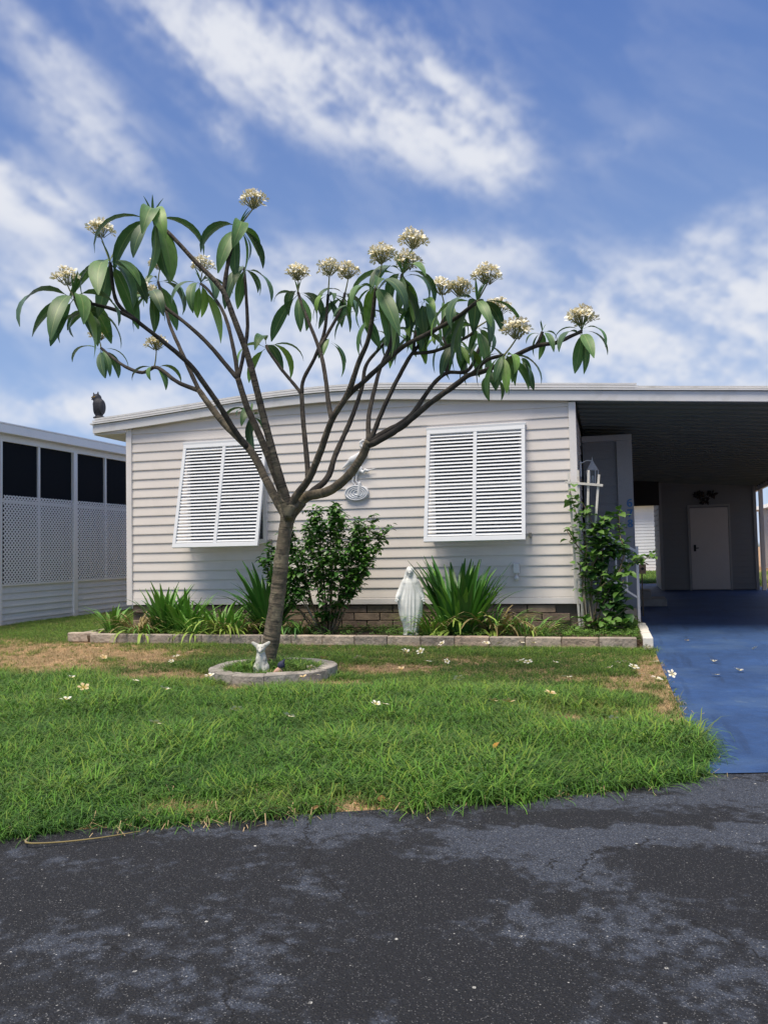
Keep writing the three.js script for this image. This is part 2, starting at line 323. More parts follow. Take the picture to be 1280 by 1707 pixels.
{
  // asphalt: dark binder, pale grit, worn grey bands and a few cracks
  const S = 2048, W = 4.6, ox = 3.6, oz = 5.2;          // the map covers 4.6 m; its corner lies at (ox, oz)
  const crackLines = [
    [[5.22, 6.86], [5.27, 7.06], [5.36, 7.23], [5.38, 7.34], [5.49, 7.45], [5.61, 7.59]], [[6.33, 7.01], [6.29, 7.15], [6.27, 7.30]], [[6.33, 7.02], [6.46, 6.94], [6.52, 6.86]],
    [[6.57, 7.49], [6.66, 7.59], [6.71, 7.64], [6.75, 7.71], [6.95, 7.8]], [[5.47, 8.06], [5.49, 8.18], [5.54, 8.23], [5.57, 8.30]], [[5.45, 7.86], [5.55, 7.90], [5.62, 7.93], [5.68, 7.91]], [[6.19, 7.12], [6.18, 7.22]], [[5.05, 8.0], [5.2, 8.06], [5.32, 8.03]],
  ].map((l) => l.map(([x, z]) => [(x - ox) / W * S, (z - oz) / W * S]));
  const crack = new Float32Array(S * S);
  for (const l of crackLines) for (let i = 1; i < l.length; i++) {
    const [ax, ay] = l[i - 1], [bx, by] = l[i], n = Math.ceil(Math.hypot(bx - ax, by - ay));
    for (let k = 0; k <= n; k++) {
      const t = k / n, x = mix(ax, bx, t) + (vnoise(k * 0.22, i * 9.1, 300) - 0.5) * 11, y = mix(ay, by, t) + (vnoise(k * 0.22, i * 7.7, 301) - 0.5) * 11, w = 0.8 + 1.7 * vnoise(k * 0.3, i, 302);
      for (let dy = -2; dy <= 2; dy++) for (let dx = -2; dx <= 2; dx++) {
        const X = Math.round(x) + dx, Y = Math.round(y) + dy; if (X < 0 || Y < 0 || X >= S || Y >= S) continue;
        const q = Math.hypot(X - x, Y - y); const v = clamp(1.2 - q / w, 0, 1); const o = Y * S + X; if (v > crack[o]) crack[o] = v;
      }
    }
  }
  // pale worn places (+) and places still black with sealer (-): x, z, half sizes, turn, strength
  const worns = [[5.374, 7.009, 0.249, 0.15, -0.2, 0.8], [6.356, 6.43, 0.364, 0.13, -0.2, 0.7], [6.896, 6.192, 0.24, 0.22, -0.2, 1.0], [6.041, 6.935, 0.367, 0.12, -0.2, 1.0], [6.263, 7.152, 0.177, 0.19, -0.2, 1.0], [6.504, 6.837, 0.297, 0.1, -0.2, 0.9], [6.882, 6.725, 0.17, 0.15, -0.2, 0.8], [5.222, 6.861, 0.145, 0.115, -0.2, 0.9], [4.856, 7.118, 0.278, 0.08, -0.2, 0.5], [6.183, 7.621, 0.216, 0.156, -0.2, 0.34], [6.424, 7.64, 0.191, 0.161, -0.2, 0.34], [5.508, 7.984, 0.09, 0.248, -0.2, 0.2], [5.488, 7.522, 0.113, 0.2, -0.2, 0.3], [6.659, 7.892, 0.165, 0.121, -0.2, 0.25], [4.978, 7.968, 0.27, 0.165, -0.2, 0.15], [5.411, 8.157, 0.219, 0.103, -0.2, 0.15], [5.814, 7.136, 0.166, 0.067, -0.2, 0.6], [6.698, 7.612, 0.124, 0.126, -0.2, 0.3], [7.4, 6.5, 0.4, 0.2, -0.2, 0.7], [7.3, 7.3, 0.3, 0.2, -0.2, 0.5], [4.2, 8.0, 0.3, 0.2, -0.3, 0.4],
    [5.8, 7.453, 0.26, 0.21, -0.2, -0.9], [6.622, 7.126, 0.247, 0.165, -0.2, -1.0], [5.987, 7.936, 0.297, 0.162, -0.2, -0.8], [4.767, 7.728, 0.38, 0.168, -0.2, -0.5], [6.222, 6.691, 0.274, 0.08, -0.2, -0.8], [6.621, 6.644, 0.134, 0.068, -0.2, -0.6], [5.462, 7.27, 0.166, 0.086, -0.2, -0.4], [4.783, 7.297, 0.33, 0.105, -0.2, -0.5], [5.599, 7.06, 0.153, 0.085, -0.2, -0.6]].map(([x, z, a, b, t, k]) => [x, z, a, b, Math.cos(t), Math.sin(t), k]);
  const worn = (x, z) => {
    const n = fbm(x * 2.4, z * 3.6, 5, 120), n2 = fbm(x * 9, z * 14, 4, 124), n3 = fbm(x * 30, z * 30, 3, 126);
    const wx = x + (n - 0.5) * 0.22 + (n2 - 0.5) * 0.10, wz = z + (n2 - 0.5) * 0.16;
    let w = 0.30;
    for (const [cx, cz, a, b, c, q, k] of worns) { const dx = wx - cx, dz = wz - cz; if (dx * dx + dz * dz > 1) continue; const u = (dx * c + dz * q) / a, v = (-dx * q + dz * c) / b, e = u * u + v * v; if (e < 4) w += k * 0.62 * Math.exp(-e * e * 0.6); }
    return clamp(w + (n - 0.5) * 0.35 + (n2 - 0.5) * 0.6 + (n3 - 0.5) * 1.15, 0, 1);
  };
  const f = (u, v, i, j) => {
    const x = ox + u * W, z = oz + v * W;
    const k = sstep(0.18, 0.82, worn(x, z));
    const g1 = hash2(i, j, 131), g2 = hash2(i >> 1, j >> 1, 133), g3 = hash2(i >> 2, j >> 2, 137);
    let b = mix(0.098, 0.262, k) * (0.5 + 0.5 * g1 + 0.45 * g2);
    let r = b * 0.86, gg = b * 0.96, bl = b * 1.13;
    const gf = 0.968 - 0.02 * k;
    if (g1 > gf) { const t = 0.38 + 0.40 * hash2(i, j, 139); r = mix(r, t, 0.8); gg = mix(gg, t, 0.8); bl = mix(bl, t * 0.98, 0.8); }
    if (g2 > 0.9982 && g1 > 0.25) { const t = 0.42 + 0.4 * hash2(i >> 1, j >> 1, 143); r = t; gg = t; bl = t * 0.97; }
    if (g3 > 0.99965 && g1 > 0.2) { const t = 0.62 + 0.25 * hash2(i >> 2, j >> 2, 141); r = t; gg = t; bl = t * 0.96; }
    const c = crack[j * S + i]; if (c > 0) { r *= 1 - 0.88 * c; gg *= 1 - 0.88 * c; bl *= 1 - 0.88 * c; }
    return [r, gg, bl];
  };
  const map = tex(S, f, { repeat: 1 / W }); map.wrapS = map.wrapT = THREE.MirroredRepeatWrapping; map.offset.set(-ox / W, -oz / W);
  const bump = tex(1024, (u, v, i, j) => 0.45 * hash2(i >> 1, j >> 1, 151) + 0.3 * hash2(i >> 2, j >> 2, 153) + 0.25 * fbm(u * 120, v * 120, 3, 155, 120), { srgb: false, repeat: 1 / 1.9 });
  const mat = std({ map, bumpMap: bump, bumpScale: 0.007, roughness: 0.78 });
  const pts = [...ROAD_EDGE, [40, 60], [-30, 60]];
  const g = sheet(pts, 0.002);
  tag(mesh('road', g, mat, scene), 'dark patched asphalt road with pale grit and cracks', 'road', null, 'structure');
}
{
  // blue painted drive
  const f = (u, v, i, j) => {
    const n = fbm(u * 6, v * 6, 5, 161, 6), s = fbm(u * 50, v * 50, 3, 163, 50), h = hash2(i, j, 165), d = sstep(0.55, 0.78, fbm(u * 9, v * 9, 5, 167, 9)) * 0.3, chip = sstep(0.70, 0.78, fbm(u * 60, v * 60, 3, 169, 60)) * sstep(0.5, 0.65, n) * 0.5;
    const tyre = sstep(0.62, 0.8, fbm(u * 40, v * 3, 4, 173, 0)) * 0.16;
    const k = 0.90 + 0.26 * (n - 0.5) + 0.14 * (s - 0.5) + 0.10 * (h - 0.5) - tyre * 0.6;
    return [mix(0.215 * k, 0.32, d + chip), mix(0.350 * k, 0.41, d + chip), mix(0.555 * k, 0.53, d + chip)];
  };
  const mat = std({ map: tex(1024, f, { repeat: 1 / 3.1 }), bumpMap: tex(512, (u, v) => fbm(u * 60, v * 60, 4, 171, 60), { srgb: false, repeat: 1 / 1.1 }), bumpScale: 0.004, roughness: 0.62 });
  const e = ROAD_EDGE.filter(([x]) => x > 6.8 && x < 9.9);
  const pts = [[6.80, -14], [9.9, -14], [9.9, roadZ(9.9) - 0.01], ...e.reverse().map(([x, z]) => [x, z - 0.005]), [6.80, 5.93]];
  tag(mesh('driveway', sheet(pts, 0.006), mat, scene), 'blue painted concrete driveway running under the carport', 'driveway', null, 'structure');
}

// ------------------------------------------------------------------ the home
const FB = [[-0.5, 2.772], [0.07, 2.808], [0.87, 2.870], [1.75, 2.940], [2.43, 2.974], [3.03, 2.985], [3.57, 2.973], [4.11, 2.940], [4.94, 2.874], [6.07, 2.789], [7.01, 2.717], [8.15, 2.632], [9.9, 2.500]];
const FBc = new THREE.CatmullRomCurve3(FB.map(([x, y]) => V(x, y, 0)), false, 'catmullrom', 0.5);
const FBs = FBc.getPoints(120);
function fasciaY(x) { for (let i = 1; i < FBs.length; i++) if (x <= FBs[i].x) { const a = FBs[i - 1], b = FBs[i]; return a.y + (b.y - a.y) * (x - a.x) / (b.x - a.x || 1); } return FBs.at(-1).y; }
// one lap-siding board, lying along x, its foot proud of the one below
const LAP = 0.1262;
function lapBoard(len) {
  const prof = [[0, 0], [0.019, 0], [0.019, 0.010], [0.004, LAP + 0.012], [0, LAP + 0.012]];   // z, y
  const pos = [], n = prof.length;
  for (let i = 0; i < n; i++) {
    const [za, ya] = prof[i], [zb, yb] = prof[(i + 1) % n];
    pos.push(0, ya, za, 0, yb, zb, len, ya, za, 0, yb, zb, len, yb, zb, len, ya, za);
  }
  for (let i = 1; i < n - 1; i++) { const [a, b, c] = [prof[0], prof[i], prof[i + 1]]; pos.push(0, a[1], a[0], 0, c[1], c[0], 0, b[1], b[0], len, a[1], a[0], len, b[1], b[0], len, c[1], c[0]); }
  const g = new THREE.BufferGeometry(); g.setAttribute('position', new THREE.Float32BufferAttribute(pos, 3)); g.computeVertexNormals(); return uvm(g);
}
const HOME_W = 6.06, BACK = -15;
// band that follows the roof line: from lo(x) to hi(x), between z0 and z1
function band(x0, x1, lo, hi, z0, z1, n = 40) {
  const a = [], b = [];
  for (let i = 0; i <= n; i++) { const x = mix(x0, x1, i / n); a.push([x, fasciaY(x) + lo(x)]); b.push([x, fasciaY(x) + hi(x)]); }
  return prism([...a, ...b.reverse()], z0, z1);
}
const K = (c) => () => c;
const home = thing('mobile_home', 'beige lap-sided mobile home with low arched roof and attached carport', 'house', [0, 0, 0]);
{
  mesh('wall', merge([box(HOME_W - 0.06, 2.35, 14.9, HOME_W / 2, 1.56, -7.55)]), M.siding, home);
  // lap boards of the front
  const y0 = 0.467, st = 0.1262;
  const fg = lapBoard;
  const fullLen = HOME_W - 0.16;
  const full = fg(fullLen), variants = [0, 1, 2, 3].map((k) => { const g = full.clone(); const uv = g.attributes.uv; for (let i = 0; i < uv.count; i++) uv.setXY(i, uv.getX(i) + k * 0.61, uv.getY(i) + k * 0.29); return g; });
  for (let k = 0; k < 20; k++) { const b = mesh('siding_board', variants[k % 4], M.siding, home); b.position.set(0.08, y0 + k * st, -0.005); }
  mesh('corner_trim', rbox(0.085, 2.42, 0.07, 0.0425, 1.595, 0.0, 0.006), M.trim, home);
  mesh('corner_trim', rbox(0.085, 2.40, 0.07, HOME_W - 0.0425, 1.585, 0.0, 0.006), M.trim, home);
  mesh('base_trim', merge([rbox(HOME_W - 0.002, 0.075, 0.045, HOME_W / 2, 0.4245, 0.0, 0.005)]), M.trim, home);
  // roof and its front edge: fascia board, drip edge and rolled metal edge
  mesh('fascia', band(-0.48, 9.88, K(0), K(0.114), 0.045, 0.095, 90), M.fascia, home);
  mesh('drip_edge', merge([band(-0.51, 9.9, K(0.122), K(0.140), 0.02, 0.122, 90), band(-0.48, 6.78, K(0.150), K(0.176), 0.02, 0.112, 60), band(-0.45, 6.76, K(0.184), K(0.206), 0.02, 0.104, 60)]), M.fascia, home);
  mesh('roof', merge([band(-0.42, 6.74, K(0.12), K(0.212), BACK, 0.018, 60), band(6.74, 9.88, K(0.12), K(0.165), BACK, 0.018, 12), band(6.74, 9.88, K(0.146), K(0.172), 0.0185, 0.11, 12)]), M.roof, home);
  // left eave
  mesh('soffit', merge([box(0.46, 0.02, 15, -0.235, 2.765, -7.46)]), M.fascia, home);
  mesh('eave_fascia', merge([box(0.022, 0.15, 15, -0.487, 2.83, -7.46), box(0.05, 0.03, 15, -0.5, 2.90, -7.46)]), M.fascia, home);
  // masonry skirting under the wall
  mesh('skirting_backing', box(HOME_W - 0.1, 0.40, 0.1, HOME_W / 2, 0.19, -0.10), M.mortar, home);
  const r = rng(5), bw = 0.335, bh = 0.095;
  const bg = [0, 1, 2].map(() => rbox(bw - 0.012, bh - 0.009, 0.07, 0, 0, 0, 0.006));
  for (let row = 0; row < 4; row++) {
    const y = 0.385 - 0.012 - bh * (row + 0.5), off = row % 2 ? bw / 2 : 0;
    for (let k = 0; k < 18; k++) {
      const x = 0.23 + off + k * bw; if (x > HOME_W - 0.2) continue;
      const b = mesh('brick', bg[k % 3], M.brick[Math.floor(r() * 3)], home); b.position.set(x, y, -0.046 + (r() - 0.5) * 0.008);
    }
  }
  // windows behind the shutters, and the two shutters propped open at the bottom
  for (const [x0, nm] of [[0.907, 0], [4.257, 1]]) {
    const w = 1.207, cx = x0 + w / 2;
    const win = mesh('window', merge([box(w - 0.06, 0.05, 0.04, cx, 2.46, 0.022), box(w - 0.06, 0.05, 0.05, cx, 1.22, 0.026), box(0.05, 1.19, 0.04, x0 + 0.055, 1.84, 0.0225), box(0.05, 1.19, 0.04, x0 + w - 0.055, 1.84, 0.0225), box(w - 0.16, 0.04, 0.035, cx, 1.84, 0.02)]), M.trim, home);
    mesh('pane', box(w - 0.16, 1.19, 0.01, cx, 1.84, 0.012), M.glass, win);
    // shutter frame in its own tilted plane: v runs down from the hinge
    const top = V(x0, 2.535, 0.055), bot = V(x0, 1.15, 0.385), L = top.distanceTo(bot), dv = bot.clone().sub(top).normalize();
    const tilt = Math.atan2(dv.z, -dv.y);
    const place = (m) => { m.position.copy(top); m.rotation.x = -tilt; return m; };      // local -y runs down the shutter
    const frame = merge([rbox(w, 0.052, 0.04, w / 2, -0.026, 0, 0.004), rbox(w, 0.058, 0.044, w / 2, -L + 0.029, 0, 0.004), rbox(0.045, L - 0.11, 0.04, 0.0225, -L / 2 + 0.003, 0, 0.004), rbox(0.045, L - 0.11, 0.04, w - 0.0225, -L / 2 + 0.003, 0, 0.004), rbox(0.046, L - 0.11, 0.036, w / 2, -L / 2 + 0.003, 0, 0.004)]);
    const sh = place(mesh('shutter', frame, M.shutter, home));
    const n = 29, pitch = (L - 0.115) / n, sw = (w - 0.046 * 3) / 2 + 0.004;
    const slat = new RoundedBoxGeometry(sw, 0.0052, 0.043, 1, 0.0024); slat.rotateX(0.92); uvm(slat);
    for (let k = 0; k < n; k++) for (const s of [0, 1]) { const q = mesh('slat', slat, M.shutter, sh); q.position.set(0.045 + sw / 2 - 0.002 + s * (sw + 0.042), -0.054 - pitch * (k + 0.5), 0); }
    mesh('hinge_rail', rbox(w + 0.02, 0.035, 0.06, cx, 2.552, 0.045, 0.004), M.shutter, home);
    for (const s of [0.05, w - 0.05]) mesh('stay_bar', tube([[x0 + s, 1.20, 0.02], [x0 + s, 1.178, 0.37]], 0.007, 0.007, 6), M.metalWhite, home);
    mesh('stay_bracket', rbox(0.03, 0.06, 0.05, x0 + w + 0.025, 1.21, 0.04, 0.005), M.concrete, home);
  }
  // bump-out beside the carport, with the number board
  const board2 = fg(0.46), z2 = -1.97;
  mesh('bump_out_wall', box(0.66, 2.5, 6.2, 6.40, 1.27, z2 - 3.14), M.siding, home);
  for (let k = 0; k < 19; k++) { const b = mesh('siding_board', board2, M.shadePaintedSiding, home); b.position.set(6.07, 0.14 + k * st, z2 - 0.036); }
  mesh('number_board', rbox(0.21, 2.42, 0.05, 6.635, 1.33, z2 + 0.0, 0.006), M.shadePaintedTrim, home);
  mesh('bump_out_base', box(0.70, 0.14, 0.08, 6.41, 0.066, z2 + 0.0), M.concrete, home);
  mesh('porch_header', rbox(0.68, 0.085, 0.12, 6.40, 2.575, z2 + 0.02, 0.008), M.shadePaintedTrim, home);
  const font = await new FontLoader().loadAsync('fonts/droid/droid_sans_bold.typeface.json');
  '678'.split('').forEach((ch, k) => {
    const g = new TextGeometry(ch, { font, size: 0.108, depth: 0.008, curveSegments: 5, bevelEnabled: false }); g.computeBoundingBox(); const c = g.boundingBox.getCenter(V(0, 0, 0)); g.translate(-c.x, -c.y, 0); uvm(g);
    const m = mesh('house_number', g, M.number, home); m.position.set(6.683, 1.655 - k * 0.142, z2 + 0.027);
  });
  // side wall of the home under the carport
  const side = fg(1.86); side.rotateY(Math.PI / 2);
  for (let k = 0; k < 18; k++) { const b = mesh('siding_board', side, M.siding, home); b.position.set(HOME_W - 0.028, y0 + k * st, -0.05); }
  // carport ceiling pans, slightly falling to the right and to the back
  const ceilY = (x, z) => 2.822 + (6.07 - x) * 0.0755 + z * 0.0172;
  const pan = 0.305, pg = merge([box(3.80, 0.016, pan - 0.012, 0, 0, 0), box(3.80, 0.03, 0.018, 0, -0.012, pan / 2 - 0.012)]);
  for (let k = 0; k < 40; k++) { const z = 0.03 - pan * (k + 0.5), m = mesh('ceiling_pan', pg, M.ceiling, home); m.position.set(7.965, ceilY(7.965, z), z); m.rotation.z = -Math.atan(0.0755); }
  for (const z of [-0.25, -5.0, -9.95]) mesh('post', rbox(0.085, ceilY(9.68, z) - 0.01, 0.085, 9.68, ceilY(9.68, z) / 2 + 0.003, z, 0.008), M.trim, home);
  mesh('carport_beam', bar([9.68, ceilY(9.68, 0) - 0.06, 0], [9.68, ceilY(9.68, -12) - 0.06, -12], 0.06, 0.11), M.trim, home);
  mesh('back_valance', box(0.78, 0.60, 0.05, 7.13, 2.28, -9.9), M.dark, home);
}
// white fixture low on the front wall
{
  const g = thing('wall_fixture', 'small white plastic box with a round knob low on the siding', 'fixture', [5.31, 0.66, 0.014]);
  mesh('box', rbox(0.075, 0.125, 0.05, 0, 0.155, 0.03, 0.012, 2), M.metalWhite, g);
  const k = new THREE.SphereGeometry(0.032, 14, 10); k.translate(0, 0.035, 0.035); mesh('knob', uvm(k), M.metalWhite, g);
  mesh('neck', tube([[0, 0.06, 0.03], [0, 0.1, 0.03]], 0.012, 0.012, 8), M.metalWhite, g);
}
// ------------------------------------------------------------------ shed at the back of the carport
{
  const zs = -10.2, x0 = 7.52, x1 = 9.62, top = 2.55;
  const s = thing('shed', 'shaded siding-clad utility shed at the back of the carport', 'shed', [0, 0, 0]);
  mesh('wall', box(x1 - x0 - 0.04, top - 0.03, 2.3, (x0 + x1) / 2, top / 2 + 0.004, zs - 1.19), M.shadePaintedSiding, s);
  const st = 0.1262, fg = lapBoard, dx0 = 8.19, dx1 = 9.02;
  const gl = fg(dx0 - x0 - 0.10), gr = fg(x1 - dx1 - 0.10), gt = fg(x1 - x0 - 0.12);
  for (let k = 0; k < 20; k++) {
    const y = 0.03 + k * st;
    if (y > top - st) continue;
    if (y < 1.85) { mesh('siding_board', gl, M.shadePaintedSiding, s).position.set(x0 + 0.06, y, zs - 0.04); mesh('siding_board', gr, M.shadePaintedSiding, s).position.set(dx1 + 0.04, y, zs - 0.04); }
    else mesh('siding_board', gt, M.shadePaintedSiding, s).position.set(x0 + 0.06, y, zs - 0.04);
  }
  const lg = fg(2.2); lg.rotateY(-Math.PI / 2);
  for (let k = 0; k < 19; k++) mesh('siding_board', lg, M.shadePaintedSiding, s).position.set(x0 + 0.016, 0.03 + k * st, zs - 2.28);
  mesh('corner_trim', rbox(0.07, top, 0.06, x0 + 0.03, top / 2 + 0.01, zs - 0.02), M.shadePaintedTrim, s);
  mesh('corner_trim', rbox(0.07, top, 0.06, x1 - 0.03, top / 2 + 0.01, zs - 0.02), M.shadePaintedTrim, s);
  mesh('door_frame', merge([box(0.04, 1.93, 0.06, dx0 - 0.02, 0.97, zs - 0.01), box(0.04, 1.93, 0.06, dx1 + 0.02, 0.97, zs - 0.01), box(dx1 - dx0 + 0.08, 0.04, 0.062, (dx0 + dx1) / 2, 1.955, zs - 0.01)]), M.shadePaintedTrim, s);
  const d = mesh('door', rbox(dx1 - dx0 - 0.012, 1.88, 0.04, (dx0 + dx1) / 2, 0.965, zs - 0.005, 0.006), M.door, s);
  mesh('handle', merge([rbox(0.05, 0.15, 0.02, dx0 + 0.09, 0.98, zs + 0.024, 0.006), rbox(0.1, 0.022, 0.022, dx0 + 0.12, 0.98, zs + 0.052, 0.006)]), M.dark, d);
  // dark cluster hung above the door
  const w = thing('wall_ornament', 'dark clustered ornament hanging above the shed door', 'ornament', [8.55, 2.16, zs + 0.03]);
  const r = rng(12), parts = [];
  for (let k = 0; k < 70; k++) { const a = r() * 6.28, side = r() < 0.5 ? -1 : 1, c = r() < 0.3 ? [-0.02, -0.1] : [side * 0.14, 0.04]; const q = new THREE.OctahedronGeometry(0.03 + r() * 0.025); q.scale(1, 0.6, 0.5); q.rotateZ(a); const rr = Math.sqrt(r()) * 0.11; q.translate(c[0] + Math.cos(a) * rr, c[1] + Math.sin(a) * rr * 0.8, r() * 0.05); parts.push(uvm(q)); }
  mesh('leaves', merge(parts), std({ color: col(0.03, 0.022, 0.02), roughness: 0.8 }), w);
}
// concrete steps by the side door, far up the drive
{
  const g = thing('concrete_steps', 'two grey concrete steps against the home under the carport', 'steps', [6.78, 0.006, -5.3]);
  mesh('step', rbox(0.53, 0.13, 0.75, 0.265, 0.066, 0, 0.012), M.concrete, g);
  mesh('step', rbox(0.28, 0.13, 0.75, 0.14, 0.197, -0.02, 0.012), M.concrete, g);
}
// ------------------------------------------------------------------ neighbour
{
  const ang = Math.atan2(0.02625, 0.99966);
  const n = thing('neighbour_house', 'white screened porch of the house next door, lattice above siding', 'house', [-2.95, 0, -1.0], -ang);
  // local -z runs back along the porch, local +x faces the lawn
  const F = 5.0, Bk = -13, len = F - Bk, mid = (F + Bk) / 2;
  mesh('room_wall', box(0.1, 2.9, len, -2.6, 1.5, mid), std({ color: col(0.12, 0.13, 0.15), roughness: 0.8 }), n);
  mesh('floor', box(2.6, 0.06, len, -1.3, 0.08, mid), M.concrete, n);
  mesh('roof', merge([box(3.3, 0.05, len, -1.5, 3.13, mid)]), M.nbWall, n);
  mesh('gutter', merge([rbox(0.12, 0.15, len, 0.11, 3.125, mid, 0.012), box(0.135, 0.02, len, 0.112, 3.208, mid)]), M.nbFrame, n);
  mesh('header', box(0.07, 0.11, len, 0.0, 3.0, mid), M.nbFrame, n);
  const st = 0.1085, fg = lapBoard, bd = fg(1.80); bd.rotateY(Math.PI / 2); // runs toward -z, faces +x
  const posts = [];
  for (let k = -2; k < 7; k++) posts.push(-(0 + 1.81 * k + 0.0));
  for (let k = -2; k < 6; k++) {
    const s0 = 1.81 * k;             // bay from s0 to s0 + 1.81 along the depth
    mesh('post', rbox(k === 0 ? 0.05 : 0.075, 2.95, k === 0 ? 0.05 : 0.105, 0.012, 1.475, -s0, 0.006), M.nbFrame, n);
    mesh('mullion', rbox(0.045, 2.36, 0.05, 0.0, 1.78, -(s0 + (k === 0 ? 0.89 : 0.92)), 0.004), M.nbFrame, n);
    for (const h of [0, 1]) {
      const a = s0 + (h ? 0.94 : 0.03), b = s0 + (h ? 1.78 : 0.88);
      mesh('screen', box(0.006, 2.34, b - a, -0.012, 1.785, -(a + b) / 2), M.screen, n);
    }
    mesh('rail', merge([box(0.03, 0.045, 1.75, 0.0, 1.985, -(s0 + 0.905)), box(0.045, 0.03, 1.75, 0.012, 0.635, -(s0 + 0.905))]), M.nbFrame, n);
    for (let j = 0; j < 6; j++) { const b = mesh('siding_board', bd, M.nbWall, n); b.position.set(0.0, -0.04 + j * st, -(s0 + 0.005)); b.scale.y = st / 0.1262; }
    // lattice: two crossing layers of thin strips, cut to the panel
    const P = 0.0735, parts = [], A = 0.05, Bq = 1.76, y0 = 0.65, y1 = 2.075, hw = 0.0108, H = y1 - y0, Wd = Bq - A;
    for (const dir of [1, -1]) for (let c = -H; c < Wd; c += P) {
      // strip centre line: s = c + t, y = t (dir 1) or mirrored
      const t0 = Math.max(0, -c), t1 = Math.min(H, Wd - c); if (t1 - t0 < 0.02) continue;
      const sA = c + t0, sB = c + t1, m = (q) => (dir > 0 ? q : Wd - q);
      parts.push(bar([dir > 0 ? 0.030 : 0.023, y0 + t0, -(s0 + A + m(sA))], [dir > 0 ? 0.030 : 0.023, y0 + t1, -(s0 + A + m(sB))], 0.006, hw * 2));
    }
    const lt = mesh('lattice', merge(parts), M.nbFrame, n); lt.userData.kind = 'stuff';
  }
  mesh('vent_pipe', tube([[-0.3, 3.14, -2.5], [-0.3, 3.30, -2.5]], 0.03, 0.03, 10), M.dark, n);
}
// ------------------------------------------------------------------ far behind
{
  const h = thing('far_house', 'white siding house far behind, seen past the carport steps', 'house', [9.0, 0, -25]);
  mesh('wall', box(5.0, 2.7, 6, 0, 1.35, -3.04), M.nbWall, h);
  const fb = lapBoard(5.0); for (let k = 0; k < 21; k++) mesh('siding_board', fb, M.nbWall, h).position.set(-2.5, 0.05 + k * 0.1262, -0.04);
  mesh('roof', prism([[-2.9, 2.7], [2.9, 2.7], [2.7, 2.95], [0, 3.2], [-2.7, 2.95]], -6.4, 0.35), M.roof, h);
  const k = thing('pale_house', 'pale house with dark opening at the right edge, beyond the shed', 'house', [15.6, 0, -24]);
  mesh('wall', box(5.5, 2.5, 6, 0, 1.25, -3), M.nbWall, k);
  mesh('roof', prism([[-3.1, 2.5], [3.1, 2.5], [2.9, 2.7], [0, 3.1], [-2.9, 2.7]], -6.3, 0.3), M.roof, k);
  mesh('opening', box(0.9, 1.1, 0.06, -1.9, 1.35, 0.02), M.dark, k);
}
{
  const n = thing('added_shading_house', 'unseen pale mobile home added right of the carport to darken it', 'house', [13.2, 0, -3.4]);  // added out of view to block light from the carport's open right side
  mesh('wall', box(4.4, 2.7, 11.5, 0, 1.55, 0), M.nbWall, n);
  mesh('skirting', box(4.3, 0.3, 11.4, 0, 0.14, 0), M.concrete, n);
  mesh('roof', prism([[-2.7, 2.9], [2.7, 2.9], [2.5, 3.05], [0, 3.35], [-2.5, 3.05]], -6.0, 6.0), M.roof, n);
}
// ------------------------------------------------------------------ leaves
function leafMat(rgb, { seed = 1, rib = [0.55, 0.62, 0.38], rough = 0.5, through = 0.22, veins = 16 } = {}) {
  const map = tex(128, (u, v) => {
    const c = Math.abs(u - 0.5) * 2, n = 0.86 + 0.28 * fbm(u * 6, v * 12, 4, seed, 0);
    const rb = sstep(0.10, 0.03, c), vn = 0.34 * sstep(0.35, 0.05, Math.abs(((v * veins + c * 3.2) % 1) - 0.5) * 2);
    return rgb.map((q, i) => mix(mix(q * n, rib[i], vn * 0.5), rib[i], rb * 0.7));
  });
  map.wrapS = map.wrapT = THREE.ClampToEdgeWrapping;
  return new THREE.MeshPhysicalMaterial({ map, roughness: rough, transmission: through, thickness: 0, side: THREE.DoubleSide });
}
// leaf of unit length: starts along +x rising by a0, bends down by `bend` (rad) over its length
function leafGeo(a0, bend, w, { seg = 7, fold = 0.35, shape = 0.8, twist = 0, power = 1.3, stalk = 0 } = {}) {
  const pos = [], uv = [], idx = [];
  let x = 0, y = 0;
  for (let i = 0; i <= seg; i++) {
    const t = i / seg, a = a0 - bend * Math.pow(t, power);
    if (i) { x += Math.cos(a) / seg; y += Math.sin(a) / seg; }
    const hw = w * Math.pow(Math.sin(Math.PI * Math.pow(clamp((t - stalk) / (1 - stalk) * 0.985 + 0.008, 0.004, 1), shape)), 0.85) * 0.5 + 0.004;
    const nx = -Math.sin(a), ny = Math.cos(a), tw = twist * t;
    for (const s of [-1, 0, 1]) { const up = s ? fold * hw : 0; pos.push(x + nx * (up + s * hw * Math.sin(tw)), y + ny * (up + s * hw * Math.sin(tw)), s * hw * Math.cos(tw)); uv.push(0.5 + s * 0.5, t); }
  }
  for (let i = 0; i < seg; i++) for (let k = 0; k < 2; k++) { const a = i * 3 + k; idx.push(a, a + 1, a + 3, a + 1, a + 4, a + 3); }
  const g = new THREE.BufferGeometry(); g.setAttribute('position', new THREE.Float32BufferAttribute(pos, 3)); g.setAttribute('uv', new THREE.Float32BufferAttribute(uv, 2)); g.setIndex(idx); g.computeVertexNormals(); return g;
}
